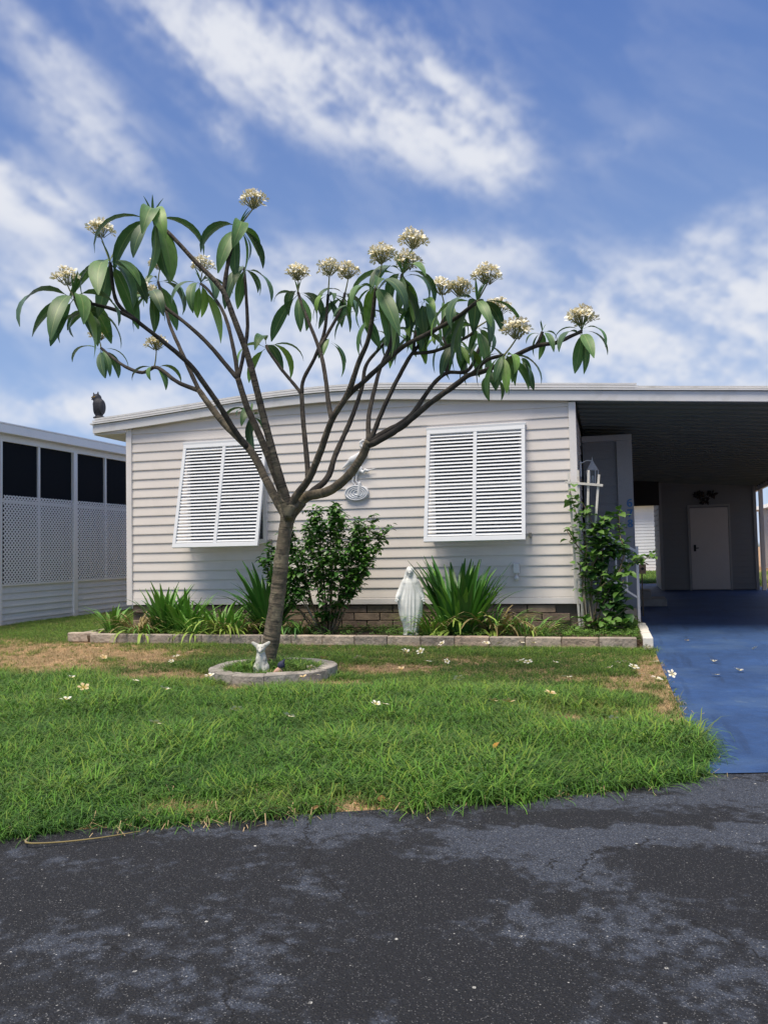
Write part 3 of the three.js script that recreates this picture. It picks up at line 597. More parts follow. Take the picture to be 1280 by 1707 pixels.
// five-petalled blossom of unit radius, facing +y, yellow at the throat
function blossomGeo(cup = 0.35) {
  const pos = [], cl = [], idx = [];
  for (let k = 0; k < 5; k++) {
    const a = (k / 5) * Math.PI * 2, c = Math.cos(a), s = Math.sin(a), b = pos.length / 3;
    const pt = (r, t, h) => { pos.push(c * r - s * t, h, s * r + c * t); };
    pt(0.03, 0, 0); cl.push(0.72, 0.50, 0.08);
    pt(0.30, -0.13, 0.10 * cup + 0.05); cl.push(0.80, 0.70, 0.34); pt(0.34, 0.10, 0.10 * cup); cl.push(0.80, 0.70, 0.34);
    pt(0.66, -0.34, 0.40 * cup + 0.07); cl.push(0.86, 0.84, 0.73); pt(0.68, 0.32, 0.36 * cup); cl.push(0.86, 0.84, 0.73);
    pt(0.98, -0.06, 0.62 * cup); cl.push(0.87, 0.87, 0.84);
    idx.push(b, b + 1, b + 2, b + 1, b + 3, b + 2, b + 2, b + 3, b + 4, b + 3, b + 5, b + 4);
  }
  const g = new THREE.BufferGeometry(); g.setAttribute('position', new THREE.Float32BufferAttribute(pos, 3)); g.setAttribute('color', new THREE.Float32BufferAttribute(cl, 3)); g.setIndex(idx);
  g.computeVertexNormals(); return uvm(g);
}
M.petal = new THREE.MeshPhysicalMaterial({ vertexColors: true, roughness: 0.7, transmission: 0.2, thickness: 0, side: THREE.DoubleSide });
M.stalk = mottle([0.50, 0.51, 0.34], { amp: 0.15, metres: 0.1, seed: 201, rough: 0.8 });
const leafMats = [leafMat([0.28, 0.43, 0.24], { seed: 210 }), leafMat([0.33, 0.49, 0.25], { seed: 214 }), leafMat([0.25, 0.38, 0.25], { seed: 218 }), leafMat([0.44, 0.60, 0.25], { seed: 222 })];
leafMats.forEach((m) => { m.roughness = 0.5; });

// ------------------------------------------------------------------ frangipani tree
const BR=[
["trunk",[[3.471,-0.015,3.34],[3.525,0.208,3.34],[3.58,0.493,3.34],[3.624,0.779,3.34],[3.656,1.038,3.34],[3.692,1.246,3.34],[3.723,1.401,3.34]],0.078,0.058],
["A",[[3.711,1.365,3.34],[3.651,1.441,3.327],[3.5,1.695,3.289],[3.336,1.968,3.248],[3.057,2.238,3.202],[2.916,2.401,3.176],[2.776,2.577,3.15]],0.040,0.026],
["A1",[[2.782,2.571,3.15],[2.49,2.703,3.06],[2.301,2.838,2.996],[2.206,2.88,2.968],[2.062,2.848,2.926],[1.824,2.935,2.86],[1.466,3.18,2.75]],0.021,0.014],
["A2",[[2.782,2.565,3.15],[2.595,2.868,3.045],[2.471,3.073,2.976],[2.351,3.277,2.909],[2.246,3.51,2.837],[2.123,3.797,2.75]],0.021,0.014],
["D",[[3.31,1.994,3.25],[3.208,2.163,3.325],[3.121,2.35,3.405],[3.012,2.555,3.496],[2.916,2.712,3.569],[2.721,2.909,3.68],[2.527,3.086,3.787],[2.39,3.232,3.87],[2.408,3.542,4.0]],0.027,0.014],
["D2",[[2.55,3.073,3.82],[2.417,3.147,3.937],[2.292,3.178,4.037],[2.219,3.198,4.098],[2.164,3.229,4.15]],0.017,0.013],
["B",[[3.743,1.383,3.39],[3.717,1.487,3.404],[3.621,1.804,3.446],[3.492,2.154,3.494],[3.429,2.311,3.516],[3.36,2.565,3.55]],0.036,0.025],
["B1",[[3.36,2.56,3.55],[3.199,2.745,3.529],[3.059,2.904,3.512],[2.841,3.105,3.488],[2.579,3.314,3.463],[2.463,3.429,3.45]],0.021,0.014],
["B2",[[3.36,2.56,3.55],[3.272,2.815,3.429],[3.067,3.267,3.223],[2.825,3.559,3.083],[2.753,3.617,3.05]],0.019,0.013],
["B3",[[3.36,2.56,3.55],[3.39,2.749,3.512],[3.413,2.997,3.463],[3.383,3.292,3.408],[3.337,3.607,3.35]],0.018,0.013],
["C",[[3.769,1.391,3.44],[3.758,1.513,3.465],[3.709,1.727,3.509],[3.657,1.993,3.564],[3.604,2.296,3.627],[3.527,2.723,3.717],[3.446,3.001,3.778],[3.362,3.251,3.833],[3.154,3.493,3.899],[2.946,3.737,3.965],[2.821,3.856,4.0]],0.037,0.015],
["C2",[[3.347,3.253,3.78],[3.367,3.391,3.773],[3.403,3.596,3.761],[3.483,3.791,3.75]],0.019,0.014],
["I",[[3.728,1.365,3.34],[3.79,1.435,3.354],[3.909,1.533,3.378],[4.102,1.565,3.406],[4.295,1.68,3.441],[4.437,1.838,3.475],[4.51,1.967,3.5]],0.046,0.034],
["E",[[3.76,1.381,3.42],[3.822,1.506,3.46],[3.983,1.671,3.525],[4.111,1.872,3.596],[4.259,2.139,3.691],[4.414,2.314,3.764],[4.541,2.545,3.851],[4.643,2.709,3.916],[4.752,3.066,4.05]],0.036,0.014],
["E2",[[4.222,2.145,3.6],[4.187,2.254,3.554],[4.087,2.652,3.393],[4.021,2.829,3.323],[3.838,3.211,3.174],[3.751,3.411,3.1]],0.021,0.013],
["E3",[[4.01,2.825,3.3],[4.071,2.991,3.206],[4.151,3.235,3.075],[4.165,3.393,3.0]],0.016,0.013],
["F",[[3.946,1.671,3.45],[3.937,1.761,3.42],[3.848,2.211,3.277],[3.809,2.461,3.2]],0.024,0.020],
["F1",[[3.809,2.45,3.2],[3.778,2.495,3.176],[3.582,2.708,3.055],[3.371,2.962,2.922],[3.347,3.009,2.9]],0.016,0.013],
["F2",[[3.809,2.45,3.2],[3.82,2.575,3.193],[3.938,2.796,3.18],[4.022,3.022,3.167],[4.056,3.348,3.15]],0.018,0.013],
["G",[[3.905,1.545,3.36],[3.957,1.592,3.323],[4.05,1.692,3.253],[4.1,1.923,3.142],[4.195,2.238,2.991],[4.262,2.547,2.852],[4.283,2.789,2.751],[4.424,3.001,2.639],[4.456,3.088,2.6]],0.029,0.013],
["H",[[4.504,1.952,3.5],[4.489,2.025,3.447],[4.46,2.214,3.314],[4.465,2.514,3.104],[4.475,2.662,3.004],[4.516,2.861,2.865],[4.587,3.096,2.7]],0.022,0.013],
["J",[[4.51,1.957,3.5],[4.539,2.016,3.49],[4.629,2.244,3.452],[4.725,2.448,3.417],[4.857,2.689,3.374],[4.989,2.832,3.344],[5.109,2.939,3.319],[5.128,3.064,3.3]],0.022,0.013],
["J2",[[4.865,2.697,3.38],[5.049,2.692,3.401],[5.194,2.73,3.418],[5.375,2.798,3.442],[5.42,2.846,3.45]],0.016,0.012],
["J3",[[4.876,2.701,3.38],[4.877,2.83,3.33],[4.882,2.909,3.3]],0.014,0.012],
["K1",[[4.515,1.956,3.5],[4.581,2.007,3.466],[4.815,2.165,3.351],[4.939,2.354,3.264],[5.018,2.477,3.209],[5.113,2.559,3.16],[5.274,2.574,3.096],[5.384,2.814,3.0]],0.025,0.013],
["K1b",[[5.111,2.561,3.15],[5.105,2.771,3.06],[5.055,2.912,3.0]],0.014,0.011],
["K2",[[4.504,1.932,3.5],[4.568,1.953,3.506],[4.786,2.056,3.53],[5.052,2.239,3.562],[5.265,2.365,3.587],[5.365,2.427,3.6],[5.494,2.449,3.613],[5.644,2.5,3.63],[5.765,2.553,3.644],[5.909,2.603,3.661],[6.063,2.611,3.677],[6.165,2.645,3.689],[6.253,2.676,3.7]],0.028,0.014],
["K3",[[5.906,2.601,3.66],[5.934,2.65,3.66],[5.957,2.709,3.66]],0.014,0.012],
["K4",[[5.365,2.422,3.6],[5.422,2.441,3.652],[5.545,2.498,3.777],[5.689,2.495,3.9]],0.016,0.013],
["L",[[4.368,2.274,3.72],[4.435,2.33,3.735],[4.55,2.409,3.758],[4.692,2.508,3.788],[4.899,2.643,3.831],[5.101,2.717,3.868],[5.344,2.81,3.915],[5.505,2.903,3.95]],0.022,0.015],
["L2",[[4.733,2.536,3.8],[4.803,2.753,3.769],[4.839,2.999,3.735],[4.871,3.264,3.7]],0.016,0.013]];
const CL=[
[[2.816,3.862,4.0],10,0.506,[],1],
[[3.483,3.797,3.75],9,0.401,[[3.608,4.015,3.73]],1],
[[3.337,3.607,3.35],7,0.374,[],0],
[[2.408,3.547,4.0],9,0.512,[[2.309,3.831,3.98]],1],
[[2.164,3.229,4.15],8,0.523,[[2.086,3.397,4.13]],1],
[[2.124,3.803,2.75],7,0.420,[[2.133,3.986,2.73]],0],
[[2.753,3.617,3.05],7,0.434,[[2.763,3.801,3.03]],1],
[[1.466,3.184,2.75],6,0.382,[[1.432,3.328,2.73]],0],
[[2.196,2.897,2.95],4,0.283,[[2.205,3.113,2.93]],0],
[[2.463,3.429,3.45],5,0.339,[[2.389,3.454,3.43]],0],
[[3.347,3.009,2.9],6,0.384,[],0],
[[3.751,3.411,3.1],7,0.374,[[3.747,3.595,3.08]],1],
[[4.056,3.348,3.15],6,0.322,[[4.064,3.582,3.13]],0],
[[4.165,3.393,3.0],6,0.349,[[4.191,3.59,2.98]],0],
[[4.752,3.066,4.05],10,0.436,[[4.794,3.31,4.03]],1],
[[4.871,3.264,3.7],10,0.475,[[4.961,3.529,3.68],[4.917,3.363,3.68]],1],
[[4.082,2.928,3.2],5,0.271,[],0],
[[4.456,3.088,2.6],6,0.289,[],0],
[[5.505,2.903,3.95],9,0.429,[[5.579,3.093,3.93]],1],
[[5.128,3.059,3.3],8,0.363,[[5.109,3.256,3.28],[5.261,3.23,3.28]],0],
[[5.42,2.846,3.45],8,0.361,[[5.591,2.992,3.43]],0],
[[5.384,2.814,3.0],8,0.319,[],0],
[[5.689,2.495,3.9],9,0.313,[[5.781,2.673,3.88]],0],
[[5.957,2.709,3.66],5,0.221,[],1],
[[6.253,2.676,3.7],7,0.295,[[6.253,2.782,3.68]],1],
[[5.572,2.42,3.65],4,0.258,[],0],
[[5.055,2.912,3.0],6,0.269,[],0],
[[4.882,2.909,3.3],6,0.291,[],0],
[[3.094,2.408,2.7],8,0.297,[],1],
[[4.587,3.096,2.7],6,0.296,[],0],
[[4.998,3.076,3.5],8,0.365,[],0],
[[5.216,2.796,3.2],7,0.312,[],0],
[[5.773,2.55,3.5],6,0.269,[],0],
[[4.363,3.147,3.2],6,0.313,[],0],
[[2.138,3.17,3.9],6,0.452,[],0],
[[4.607,3.069,3.3],6,0.348,[],0]];
const FALLEN=[[3.926,5.851],[4.192,5.386],[4.596,5.548],[2.318,4.405],[2.906,4.454],[2.715,4.811],[2.901,5.266],[1.553,2.858],[2.255,2.689],[2.41,3.051],[3.368,4.802],[4.99,5.108],[4.682,3.278],[4.418,2.04],[4.577,2.07],[4.645,1.363],[4.97,2.739],[5.308,4.017],[5.684,4.881],[5.782,4.901],[6.0,4.555],[5.912,2.699],[5.606,2.624],[5.461,1.179],[5.242,1.253],[5.112,1.319],[5.932,2.057],[6.368,2.991],[6.502,2.627],[6.437,2.671],[6.559,2.899],[6.718,1.518],[6.735,2.561],[6.395,5.32],[6.706,3.492],[5.032,5.082],[3.381,4.165],[4.196,3.991],[4.012,3.629],[4.139,4.137],[6.609,3.333],[6.055,3.527],[6.808,3.613],[4.088,2.564],[5.68,2.691],[3.79,2.682],[4.795,2.761],[5.602,1.22]];
const FALLEN_DRIVE=[[7.246,2.197],[7.383,2.726],[7.18,2.981],[7.75,1.123],[7.174,0.521]];

{
  const r = rng(2024);
  const t = thing('frangipani_tree', 'frangipani tree with forked grey trunk, drooping leaves and white blossom', 'tree', [BR[0][1][0][0], 0, BR[0][1][0][2]]);
  const o = t.position, rel = (p) => [p[0] - o.x, p[1] - o.y, p[2] - o.z];
  BR.forEach(([nm, pts, r0, r1], i) => {
    const thick = r0 > 0.03;
    const p = pts.map(rel);
    if (i === 0) p[0][1] -= 0.06;
    mesh(i === 0 ? 'trunk' : 'branch', tube(p, r0, r1, thick ? 14 : 9, (p.length - 1) * (thick ? 9 : 6), thick ? 0.07 : 0.11, 300 + i), thick ? (['B', 'C', 'E'].includes(nm) ? M.barkMid : M.bark) : M.barkYoung, t);
  });
  // the fork, where the limbs swell into the trunk
  {
    const T = rel(BR[0][1].at(-1)), dn = rel(BR[0][1].at(-2));
    const limbs = BR.filter(([n]) => ['A', 'B', 'C', 'E', 'I'].includes(n)).map(([, p, r0]) => [rel(p[0]), rel(p[2]), r0]);
    const fn = (x, y, z) => { let d = cap(x, y, z, dn, T, 0.062, 0.058); for (const [a, b, rr] of limbs) d = smin(d, cap(x, y, z, a, b, rr * 1.06, rr * 0.9), 0.03); return d; };
    const half = 0.19, c = [T[0] + 0.0, T[1] + 0.03, T[2]];
    const inside = (x, y, z) => Math.max(fn(x, y, z), Math.hypot(x - c[0], y - c[1], z - c[2]) - half * 0.9);
    mesh('fork', blob(inside, c, half, 40), M.bark, t);
  }
  const W = 0.225;
  const LS = { seg: 9, shape: 0.92, stalk: 0.12, fold: 0.25 };
  const geos = [leafGeo(0.5, 2.2, W, { power: 0.8, ...LS }), leafGeo(0.15, 1.75, W * 0.95, { power: 0.7, ...LS }), leafGeo(-0.2, 1.35, W, { twist: 0.35, power: 0.7, ...LS }), leafGeo(0.8, 2.4, W * 1.05, { power: 0.9, ...LS }), leafGeo(-0.6, 1.0, W * 1.05, { twist: -0.3, power: 0.6, ...LS }), leafGeo(0.4, 1.9, W * 0.9, LS)];
  const young = leafGeo(1.35, 0.25, 0.11, { fold: 0.8 });
  const bl = blossomGeo(0.7), bud = new THREE.ConeGeometry(0.32, 1.1, 5); bud.translate(0, 0.5, 0);
  for (const [p, n, len, fl, up] of CL) {
    const c = rel(p), a0 = r() * 6.28;
    for (let k = 0; k < n; k++) {
      const az = a0 + k * 2.399 + (r() - 0.5) * 0.5, gi = Math.floor(r() * 6);
      const m = mesh('leaf', geos[gi], leafMats[r() < 0.15 ? 3 : Math.floor(r() * 3)], t);
      const q = len * (0.74 + 0.6 * r());
      m.scale.set(q, q, q * (0.9 + 0.25 * r())); m.rotation.set((r() - 0.5) * 0.7, az, (r() - 0.5) * 0.55, 'YXZ'); m.position.set(c[0] + Math.cos(az) * 0.012, c[1] - 0.005 - 0.05 * r() + 0.02, c[2] - Math.sin(az) * 0.012);
    }
    if (up) for (let k = 0; k < 3; k++) { const m = mesh('young_leaf', young, leafMats[1], t), q = len * (0.28 + 0.22 * r()); m.scale.set(q, q, q); m.rotation.y = r() * 6.28; m.rotation.z = -0.1 - r() * 0.2; m.position.set(...c); }
    for (const f of fl) {
      const h = rel(f), stalks = [], flo = [];
      const A = V(...c), B = V(...h); B.y -= 0.055;
      const midp = A.clone().lerp(B, 0.5).add(V((r() - 0.5) * 0.02, 0, (r() - 0.5) * 0.02));
      stalks.push(tube([A, midp, B], 0.0075, 0.0055, 5, 4));
      const cnt = 26 + Math.floor(r() * 12);
      for (let k = 0; k < cnt; k++) {
        const az = k * 2.399 + r(), rad = 0.1 * Math.sqrt((k + 0.5) / cnt), yy = 0.125 * Math.sqrt(Math.max(0, 1 - (rad / 0.108) ** 2)) * (0.55 + 0.5 * r()) + 0.02 * r();
        const e = B.clone().add(V(Math.cos(az) * rad, yy, Math.sin(az) * rad));
        stalks.push(tube([B.clone().add(V(Math.cos(az) * rad * 0.25, (r() - 0.5) * 0.02, Math.sin(az) * rad * 0.25)), e], 0.0028, 0.002, 4, 1, 0, 1, false));
        const s = 0.033 + 0.016 * r(), g = bl.clone(); g.scale(s, s, s); g.rotateX((r() - 0.5) * 1.1); g.rotateZ((r() - 0.5) * 1.1); g.rotateY(r() * 6.28);
        const lean = 0.7 * rad / 0.088; g.applyQuaternion(new THREE.Quaternion().setFromUnitVectors(V(0, 1, 0), V(Math.cos(az) * lean, 1, Math.sin(az) * lean).normalize()));
        g.translate(e.x, e.y, e.z); flo.push(g);
      }
      const fm = mesh('flower_cluster', merge(flo), M.petal, t);
      mesh('stalk', merge(stalks), M.stalk, fm);
    }
  }
}
// ------------------------------------------------------------------ shrub against the wall: stems and small glossy leaves
function leafy(stems, { leafLen = 0.075, w = 0.5, per = 34, from = 0.35, seed = 1, spread = 0.05, droop = 0.4 }) {
  const r = rng(seed), base = leafGeo(0.3, 0.8, w, { seg: 3, fold: 0.3 }), out = [];
  for (const st of stems) {
    const cv = new THREE.CatmullRomCurve3(st.map((p) => V(...p)), false, 'centripetal'), L = cv.getLength(), n = Math.round(per * L);
    for (let k = 0; k < n; k++) {
      const u = from + (1 - from) * (k + r()) / n; if (u > 1) continue;
      const p = cv.getPointAt(u), q = leafLen * (0.6 + 0.7 * r());
      const g = base.clone(); g.scale(q, q, q); g.rotateX((r() - 0.5) * 1.0); g.rotateZ((r() - 0.35) * 1.2 - droop * 0.3); g.rotateY(r() * 6.28);
      g.translate(p.x + (r() - 0.5) * spread * 2, p.y + (r() - 0.5) * spread * 1.6, p.z + (r() - 0.5) * spread * 2); out.push(g);
    }
  }
  return out;
}
M.shrubLeaf = leafMat([0.20, 0.39, 0.13], { seed: 230, rib: [0.4, 0.5, 0.25], veins: 6, through: 0.2, rough: 0.38 });
M.shrubLight = leafMat([0.33, 0.53, 0.17], { seed: 232, rib: [0.5, 0.6, 0.3], veins: 6, through: 0.28, rough: 0.4 });
{
  const r = rng(77), s = thing('shrub', 'leafy dark green shrub on bare stems growing between the shutters', 'shrub', [3.14, 0.08, 0.72]);
  // tops of the stems, from the base: dx, height, dz
  const tops = [[-0.72, 1.06, 0.05], [-0.80, 0.92, 0.15], [-0.55, 1.25, -0.05], [-0.62, 0.72, 0.2], [-0.42, 1.32, 0.1], [-0.30, 1.28, -0.2], [-0.16, 1.40, 0.05], [-0.12, 1.52, 0.0], [0.02, 1.32, 0.15], [0.08, 1.50, -0.05], [0.14, 1.53, 0.02], [0.24, 1.36, 0.12], [0.34, 1.30, -0.15], [0.44, 1.34, 0.05], [0.52, 1.22, 0.1], [0.60, 1.38, 0.0], [0.62, 1.02, 0.15], [0.70, 1.2, -0.05], [0.52, 0.85, 0.2], [0.40, 0.72, 0.22], [-0.35, 0.80, 0.25], [0.0, 0.9, 0.3], [0.2, 1.0, 0.28], [-0.5, 0.98, 0.22], [-0.2, 1.08, 0.26], [0.42, 1.06, 0.25], [0.05, 0.3, 0.12], [0.12, 0.28, 0.05]];
  const paths = tops.map(([x, y, z]) => { const b = [x * 0.12 + (r() - 0.5) * 0.1, 0, z * 0.2 + (r() - 0.5) * 0.08]; return [b, [mix(b[0], x, 0.34) + (r() - 0.5) * 0.05, y * 0.36, mix(b[2], z, 0.4)], [mix(b[0], x, 0.74) + (r() - 0.5) * 0.06, y * 0.72, mix(b[2], z, 0.75)], [x, y, z]]; });
  paths.forEach((p, i) => mesh('stem', tube(p, 0.011, 0.004, 5, 8), i % 5 === 0 ? M.paleStem : M.stem, s));
  const side = []; // side twigs fill the crown
  for (const p of paths) { const cv = new THREE.CatmullRomCurve3(p.map((q) => V(...q))); for (let k = 0; k < 3; k++) { const u = 0.45 + 0.5 * r(), a = cv.getPointAt(u); side.push([[a.x, a.y, a.z], [a.x + (r() - 0.5) * 0.2, a.y + 0.06 * r(), a.z + (r() - 0.5) * 0.2], [a.x + (r() - 0.5) * 0.3, a.y + 0.16 * r() + 0.02, a.z + (r() - 0.5) * 0.28]]); } }
  const dark = mesh('foliage', merge([...leafy(paths, { per: 60, from: 0.44, seed: 4, spread: 0.05, leafLen: 0.088 }), ...leafy(side, { per: 64, from: 0.1, seed: 5, spread: 0.045, leafLen: 0.085 })]), M.shrubLeaf, s); dark.userData.kind = 'stuff';
  const lite = mesh('young_foliage', merge(leafy(paths, { per: 44, from: 0.72, seed: 6, spread: 0.055, leafLen: 0.075 })), M.shrubLight, s); lite.userData.kind = 'stuff';
}
// ------------------------------------------------------------------ strap-leaved plants in the bed
const strapMats = { green: leafMat([0.40, 0.61, 0.22], { seed: 240, rib: [0.35, 0.5, 0.22], veins: 0.001, rough: 0.5 }), deep: leafMat([0.23, 0.44, 0.16], { seed: 242, rib: [0.25, 0.42, 0.18], veins: 0.001, rough: 0.45 }), lime: leafMat([0.58, 0.69, 0.27], { seed: 244, rib: [0.6, 0.68, 0.3], veins: 0.001, rough: 0.6 }), straw: leafMat([0.58, 0.52, 0.32], { seed: 246, rib: [0.65, 0.58, 0.4], veins: 0.001, rough: 0.8 }) };
const straps = { stiff: leafGeo(1.32, 0.35, 0.085, { seg: 5, shape: 0.7, power: 2 }), lean: leafGeo(1.15, 0.75, 0.07, { seg: 6, shape: 0.7, power: 2 }), arch: leafGeo(1.1, 1.9, 0.06, { seg: 7, shape: 0.7 }), flop: leafGeo(0.7, 2.1, 0.07, { seg: 7, shape: 0.7 }), thin: leafGeo(1.2, 1.4, 0.025, { seg: 5, shape: 0.7 }) };
function strapPlant(name, label, [x, y, z], recipe, seed) {
  const g = thing(name, label, 'plant', [x, y, z]), r = rng(seed);
  for (const [shape, mat, n, len, rad, sq] of recipe) for (let k = 0; k < n; k++) {
    const a = (k / n) * 6.28 + r() * 0.8, q = len * (0.74 + 0.55 * r()), rr = rad * Math.sqrt(r());
    const m = mesh('leaf_blade', straps[shape], strapMats[mat], g);
    m.position.set(Math.cos(a) * rr, -0.01, -Math.sin(a) * rr * 0.6); m.rotation.set(0, a + (r() - 0.5) * 0.5, (r() - 0.5) * 0.35 + (sq || 0), 'YXZ'); m.scale.set(q, q, q * (0.8 + 0.5 * r()));
  }
  return g;
}
const S = 0.09;
strapPlant('arching_plant', 'low yellow green tuft at the front of the left spiky clump', [0.80, S, 0.98], [['flop', 'lime', 22, 0.34, 0.14], ['arch', 'green', 22, 0.32, 0.14], ['thin', 'straw', 18, 0.3, 0.14]], 23);
strapPlant('arching_plant', 'low lime tuft spilling over the border below the left shutter', [1.55, S, 0.98], [['flop', 'lime', 24, 0.34, 0.14], ['lean', 'green', 24, 0.34, 0.14]], 24);
strapPlant('arching_plant', 'mixed green and straw tuft beside the trunk, left side', [2.02, S, 0.98], [['arch', 'lime', 20, 0.36, 0.12], ['lean', 'green', 20, 0.36, 0.12], ['thin', 'straw', 24, 0.34, 0.14]], 25);
strapPlant('spiky_plant', 'stiff upright green spiky plant at left, below the left shutter', [0.98, S, 0.72], [['stiff', 'green', 39, 0.56, 0.14], ['lean', 'deep', 27, 0.49, 0.14], ['flop', 'lime', 18, 0.37, 0.12]], 11);
strapPlant('spiky_plant', 'green spiky plant touching the tallest left clump on its right', [1.30, S, 0.76], [['stiff', 'green', 27, 0.49, 0.14], ['lean', 'green', 27, 0.51, 0.17], ['flop', 'lime', 21, 0.37, 0.12]], 12);
strapPlant('spiky_plant', 'small bright green fan of blades at the left end of the bed', [0.28, S, 0.78], [['lean', 'green', 27, 0.39, 0.09], ['stiff', 'green', 9, 0.34, 0.07], ['flop', 'lime', 15, 0.37, 0.09]], 13);
strapPlant('arching_plant', 'yellow green arching plant left of the tree trunk', [1.78, S, 0.78], [['lean', 'green', 33, 0.46, 0.20], ['arch', 'lime', 36, 0.51, 0.22], ['flop', 'lime', 21, 0.44, 0.17]], 14);
strapPlant('dry_plant', 'pale straw coloured grassy plant between the two left spiky clumps', [0.62, S, 0.76], [['thin', 'straw', 54, 0.44, 0.17], ['flop', 'lime', 12, 0.32, 0.12], ['arch', 'straw', 15, 0.37, 0.14]], 15);
strapPlant('spiky_plant', 'dark green fan of blades directly behind the tree trunk', [2.36, S, 0.66], [['stiff', 'deep', 39, 0.76, 0.10], ['lean', 'deep', 36, 0.68, 0.12], ['arch', 'green', 21, 0.56, 0.14], ['flop', 'lime', 12, 0.41, 0.12]], 16);
strapPlant('dry_plant', 'withered straw plant just left of the tree trunk', [2.10, S, 0.86], [['thin', 'straw', 51, 0.37, 0.17], ['thin', 'green', 21, 0.34, 0.14]], 17);
strapPlant('spiky_plant', 'largest spiky plant, tall dark blades to the right of the statue', [4.72, S, 0.68], [['stiff', 'deep', 69, 0.76, 0.25], ['stiff', 'green', 27, 0.73, 0.23], ['lean', 'green', 39, 0.61, 0.23], ['arch', 'lime', 15, 0.54, 0.20], ['flop', 'lime', 30, 0.51, 0.17]], 18);
strapPlant('arching_plant', 'thin olive tufted plant between the statue and the largest spiky plant', [4.42, S, 0.82], [['thin', 'green', 45, 0.46, 0.12], ['thin', 'lime', 33, 0.44, 0.14], ['thin', 'straw', 21, 0.41, 0.14]], 19);
strapPlant('dry_plant', 'brownish drooping plant right of the largest spiky plant', [5.10, S, 0.66], [['arch', 'straw', 18, 0.49, 0.17], ['thin', 'straw', 51, 0.51, 0.20], ['thin', 'green', 45, 0.49, 0.20], ['flop', 'lime', 9, 0.44, 0.14]], 20);
strapPlant('arching_plant', 'sparse thin grassy tuft below the white wall box', [5.48, S, 0.7], [['thin', 'green', 54, 0.37, 0.32], ['thin', 'straw', 27, 0.34, 0.29], ['arch', 'lime', 9, 0.32, 0.29]], 21);
strapPlant('arching_plant', 'low dark tuft behind the trunk, left of the shrub stems', [2.80, S, 0.8], [['thin', 'green', 36, 0.37, 0.20], ['arch', 'deep', 24, 0.34, 0.17], ['thin', 'straw', 15, 0.32, 0.17]], 22);

// ------------------------------------------------------------------ trellis, vine, lantern, handrail
const TZ = 0.18;
{
  const t = thing('trellis', 'weathered white fan trellis standing at the right corner of the home', 'trellis', [6.08, 0.06, TZ]);
  // upright feet and heads
  [[-0.06, -0.12, 1.87], [-0.02, -0.01, 1.89], [0.02, 0.11, 1.885], [0.06, 0.225, 1.83]].forEach(([a, b, h]) => mesh('upright', bar([a * 0.7, 0, 0], [b, h, 0.0], 0.026, 0.018), M.wornWood, t));
  mesh('crossbar', bar([-0.16, 1.755, 0.02], [0.265, 1.70, 0.02], 0.028, 0.016), M.wornWood, t);
  mesh('crossbar', bar([-0.10, 1.2, 0.02], [0.22, 1.18, 0.02], 0.026, 0.016), M.wornWood, t);
  mesh('crossbar', bar([-0.07, 0.62, 0.02], [0.14, 0.61, 0.02], 0.026, 0.016), M.wornWood, t);
}
M.vineLeaf = leafMat([0.36, 0.54, 0.19], { seed: 250, rib: [0.45, 0.55, 0.25], veins: 7, through: 0.3, rough: 0.5 });
M.vineDark = leafMat([0.17, 0.34, 0.13], { seed: 252, rib: [0.3, 0.42, 0.2], veins: 7, through: 0.2, rough: 0.45 });
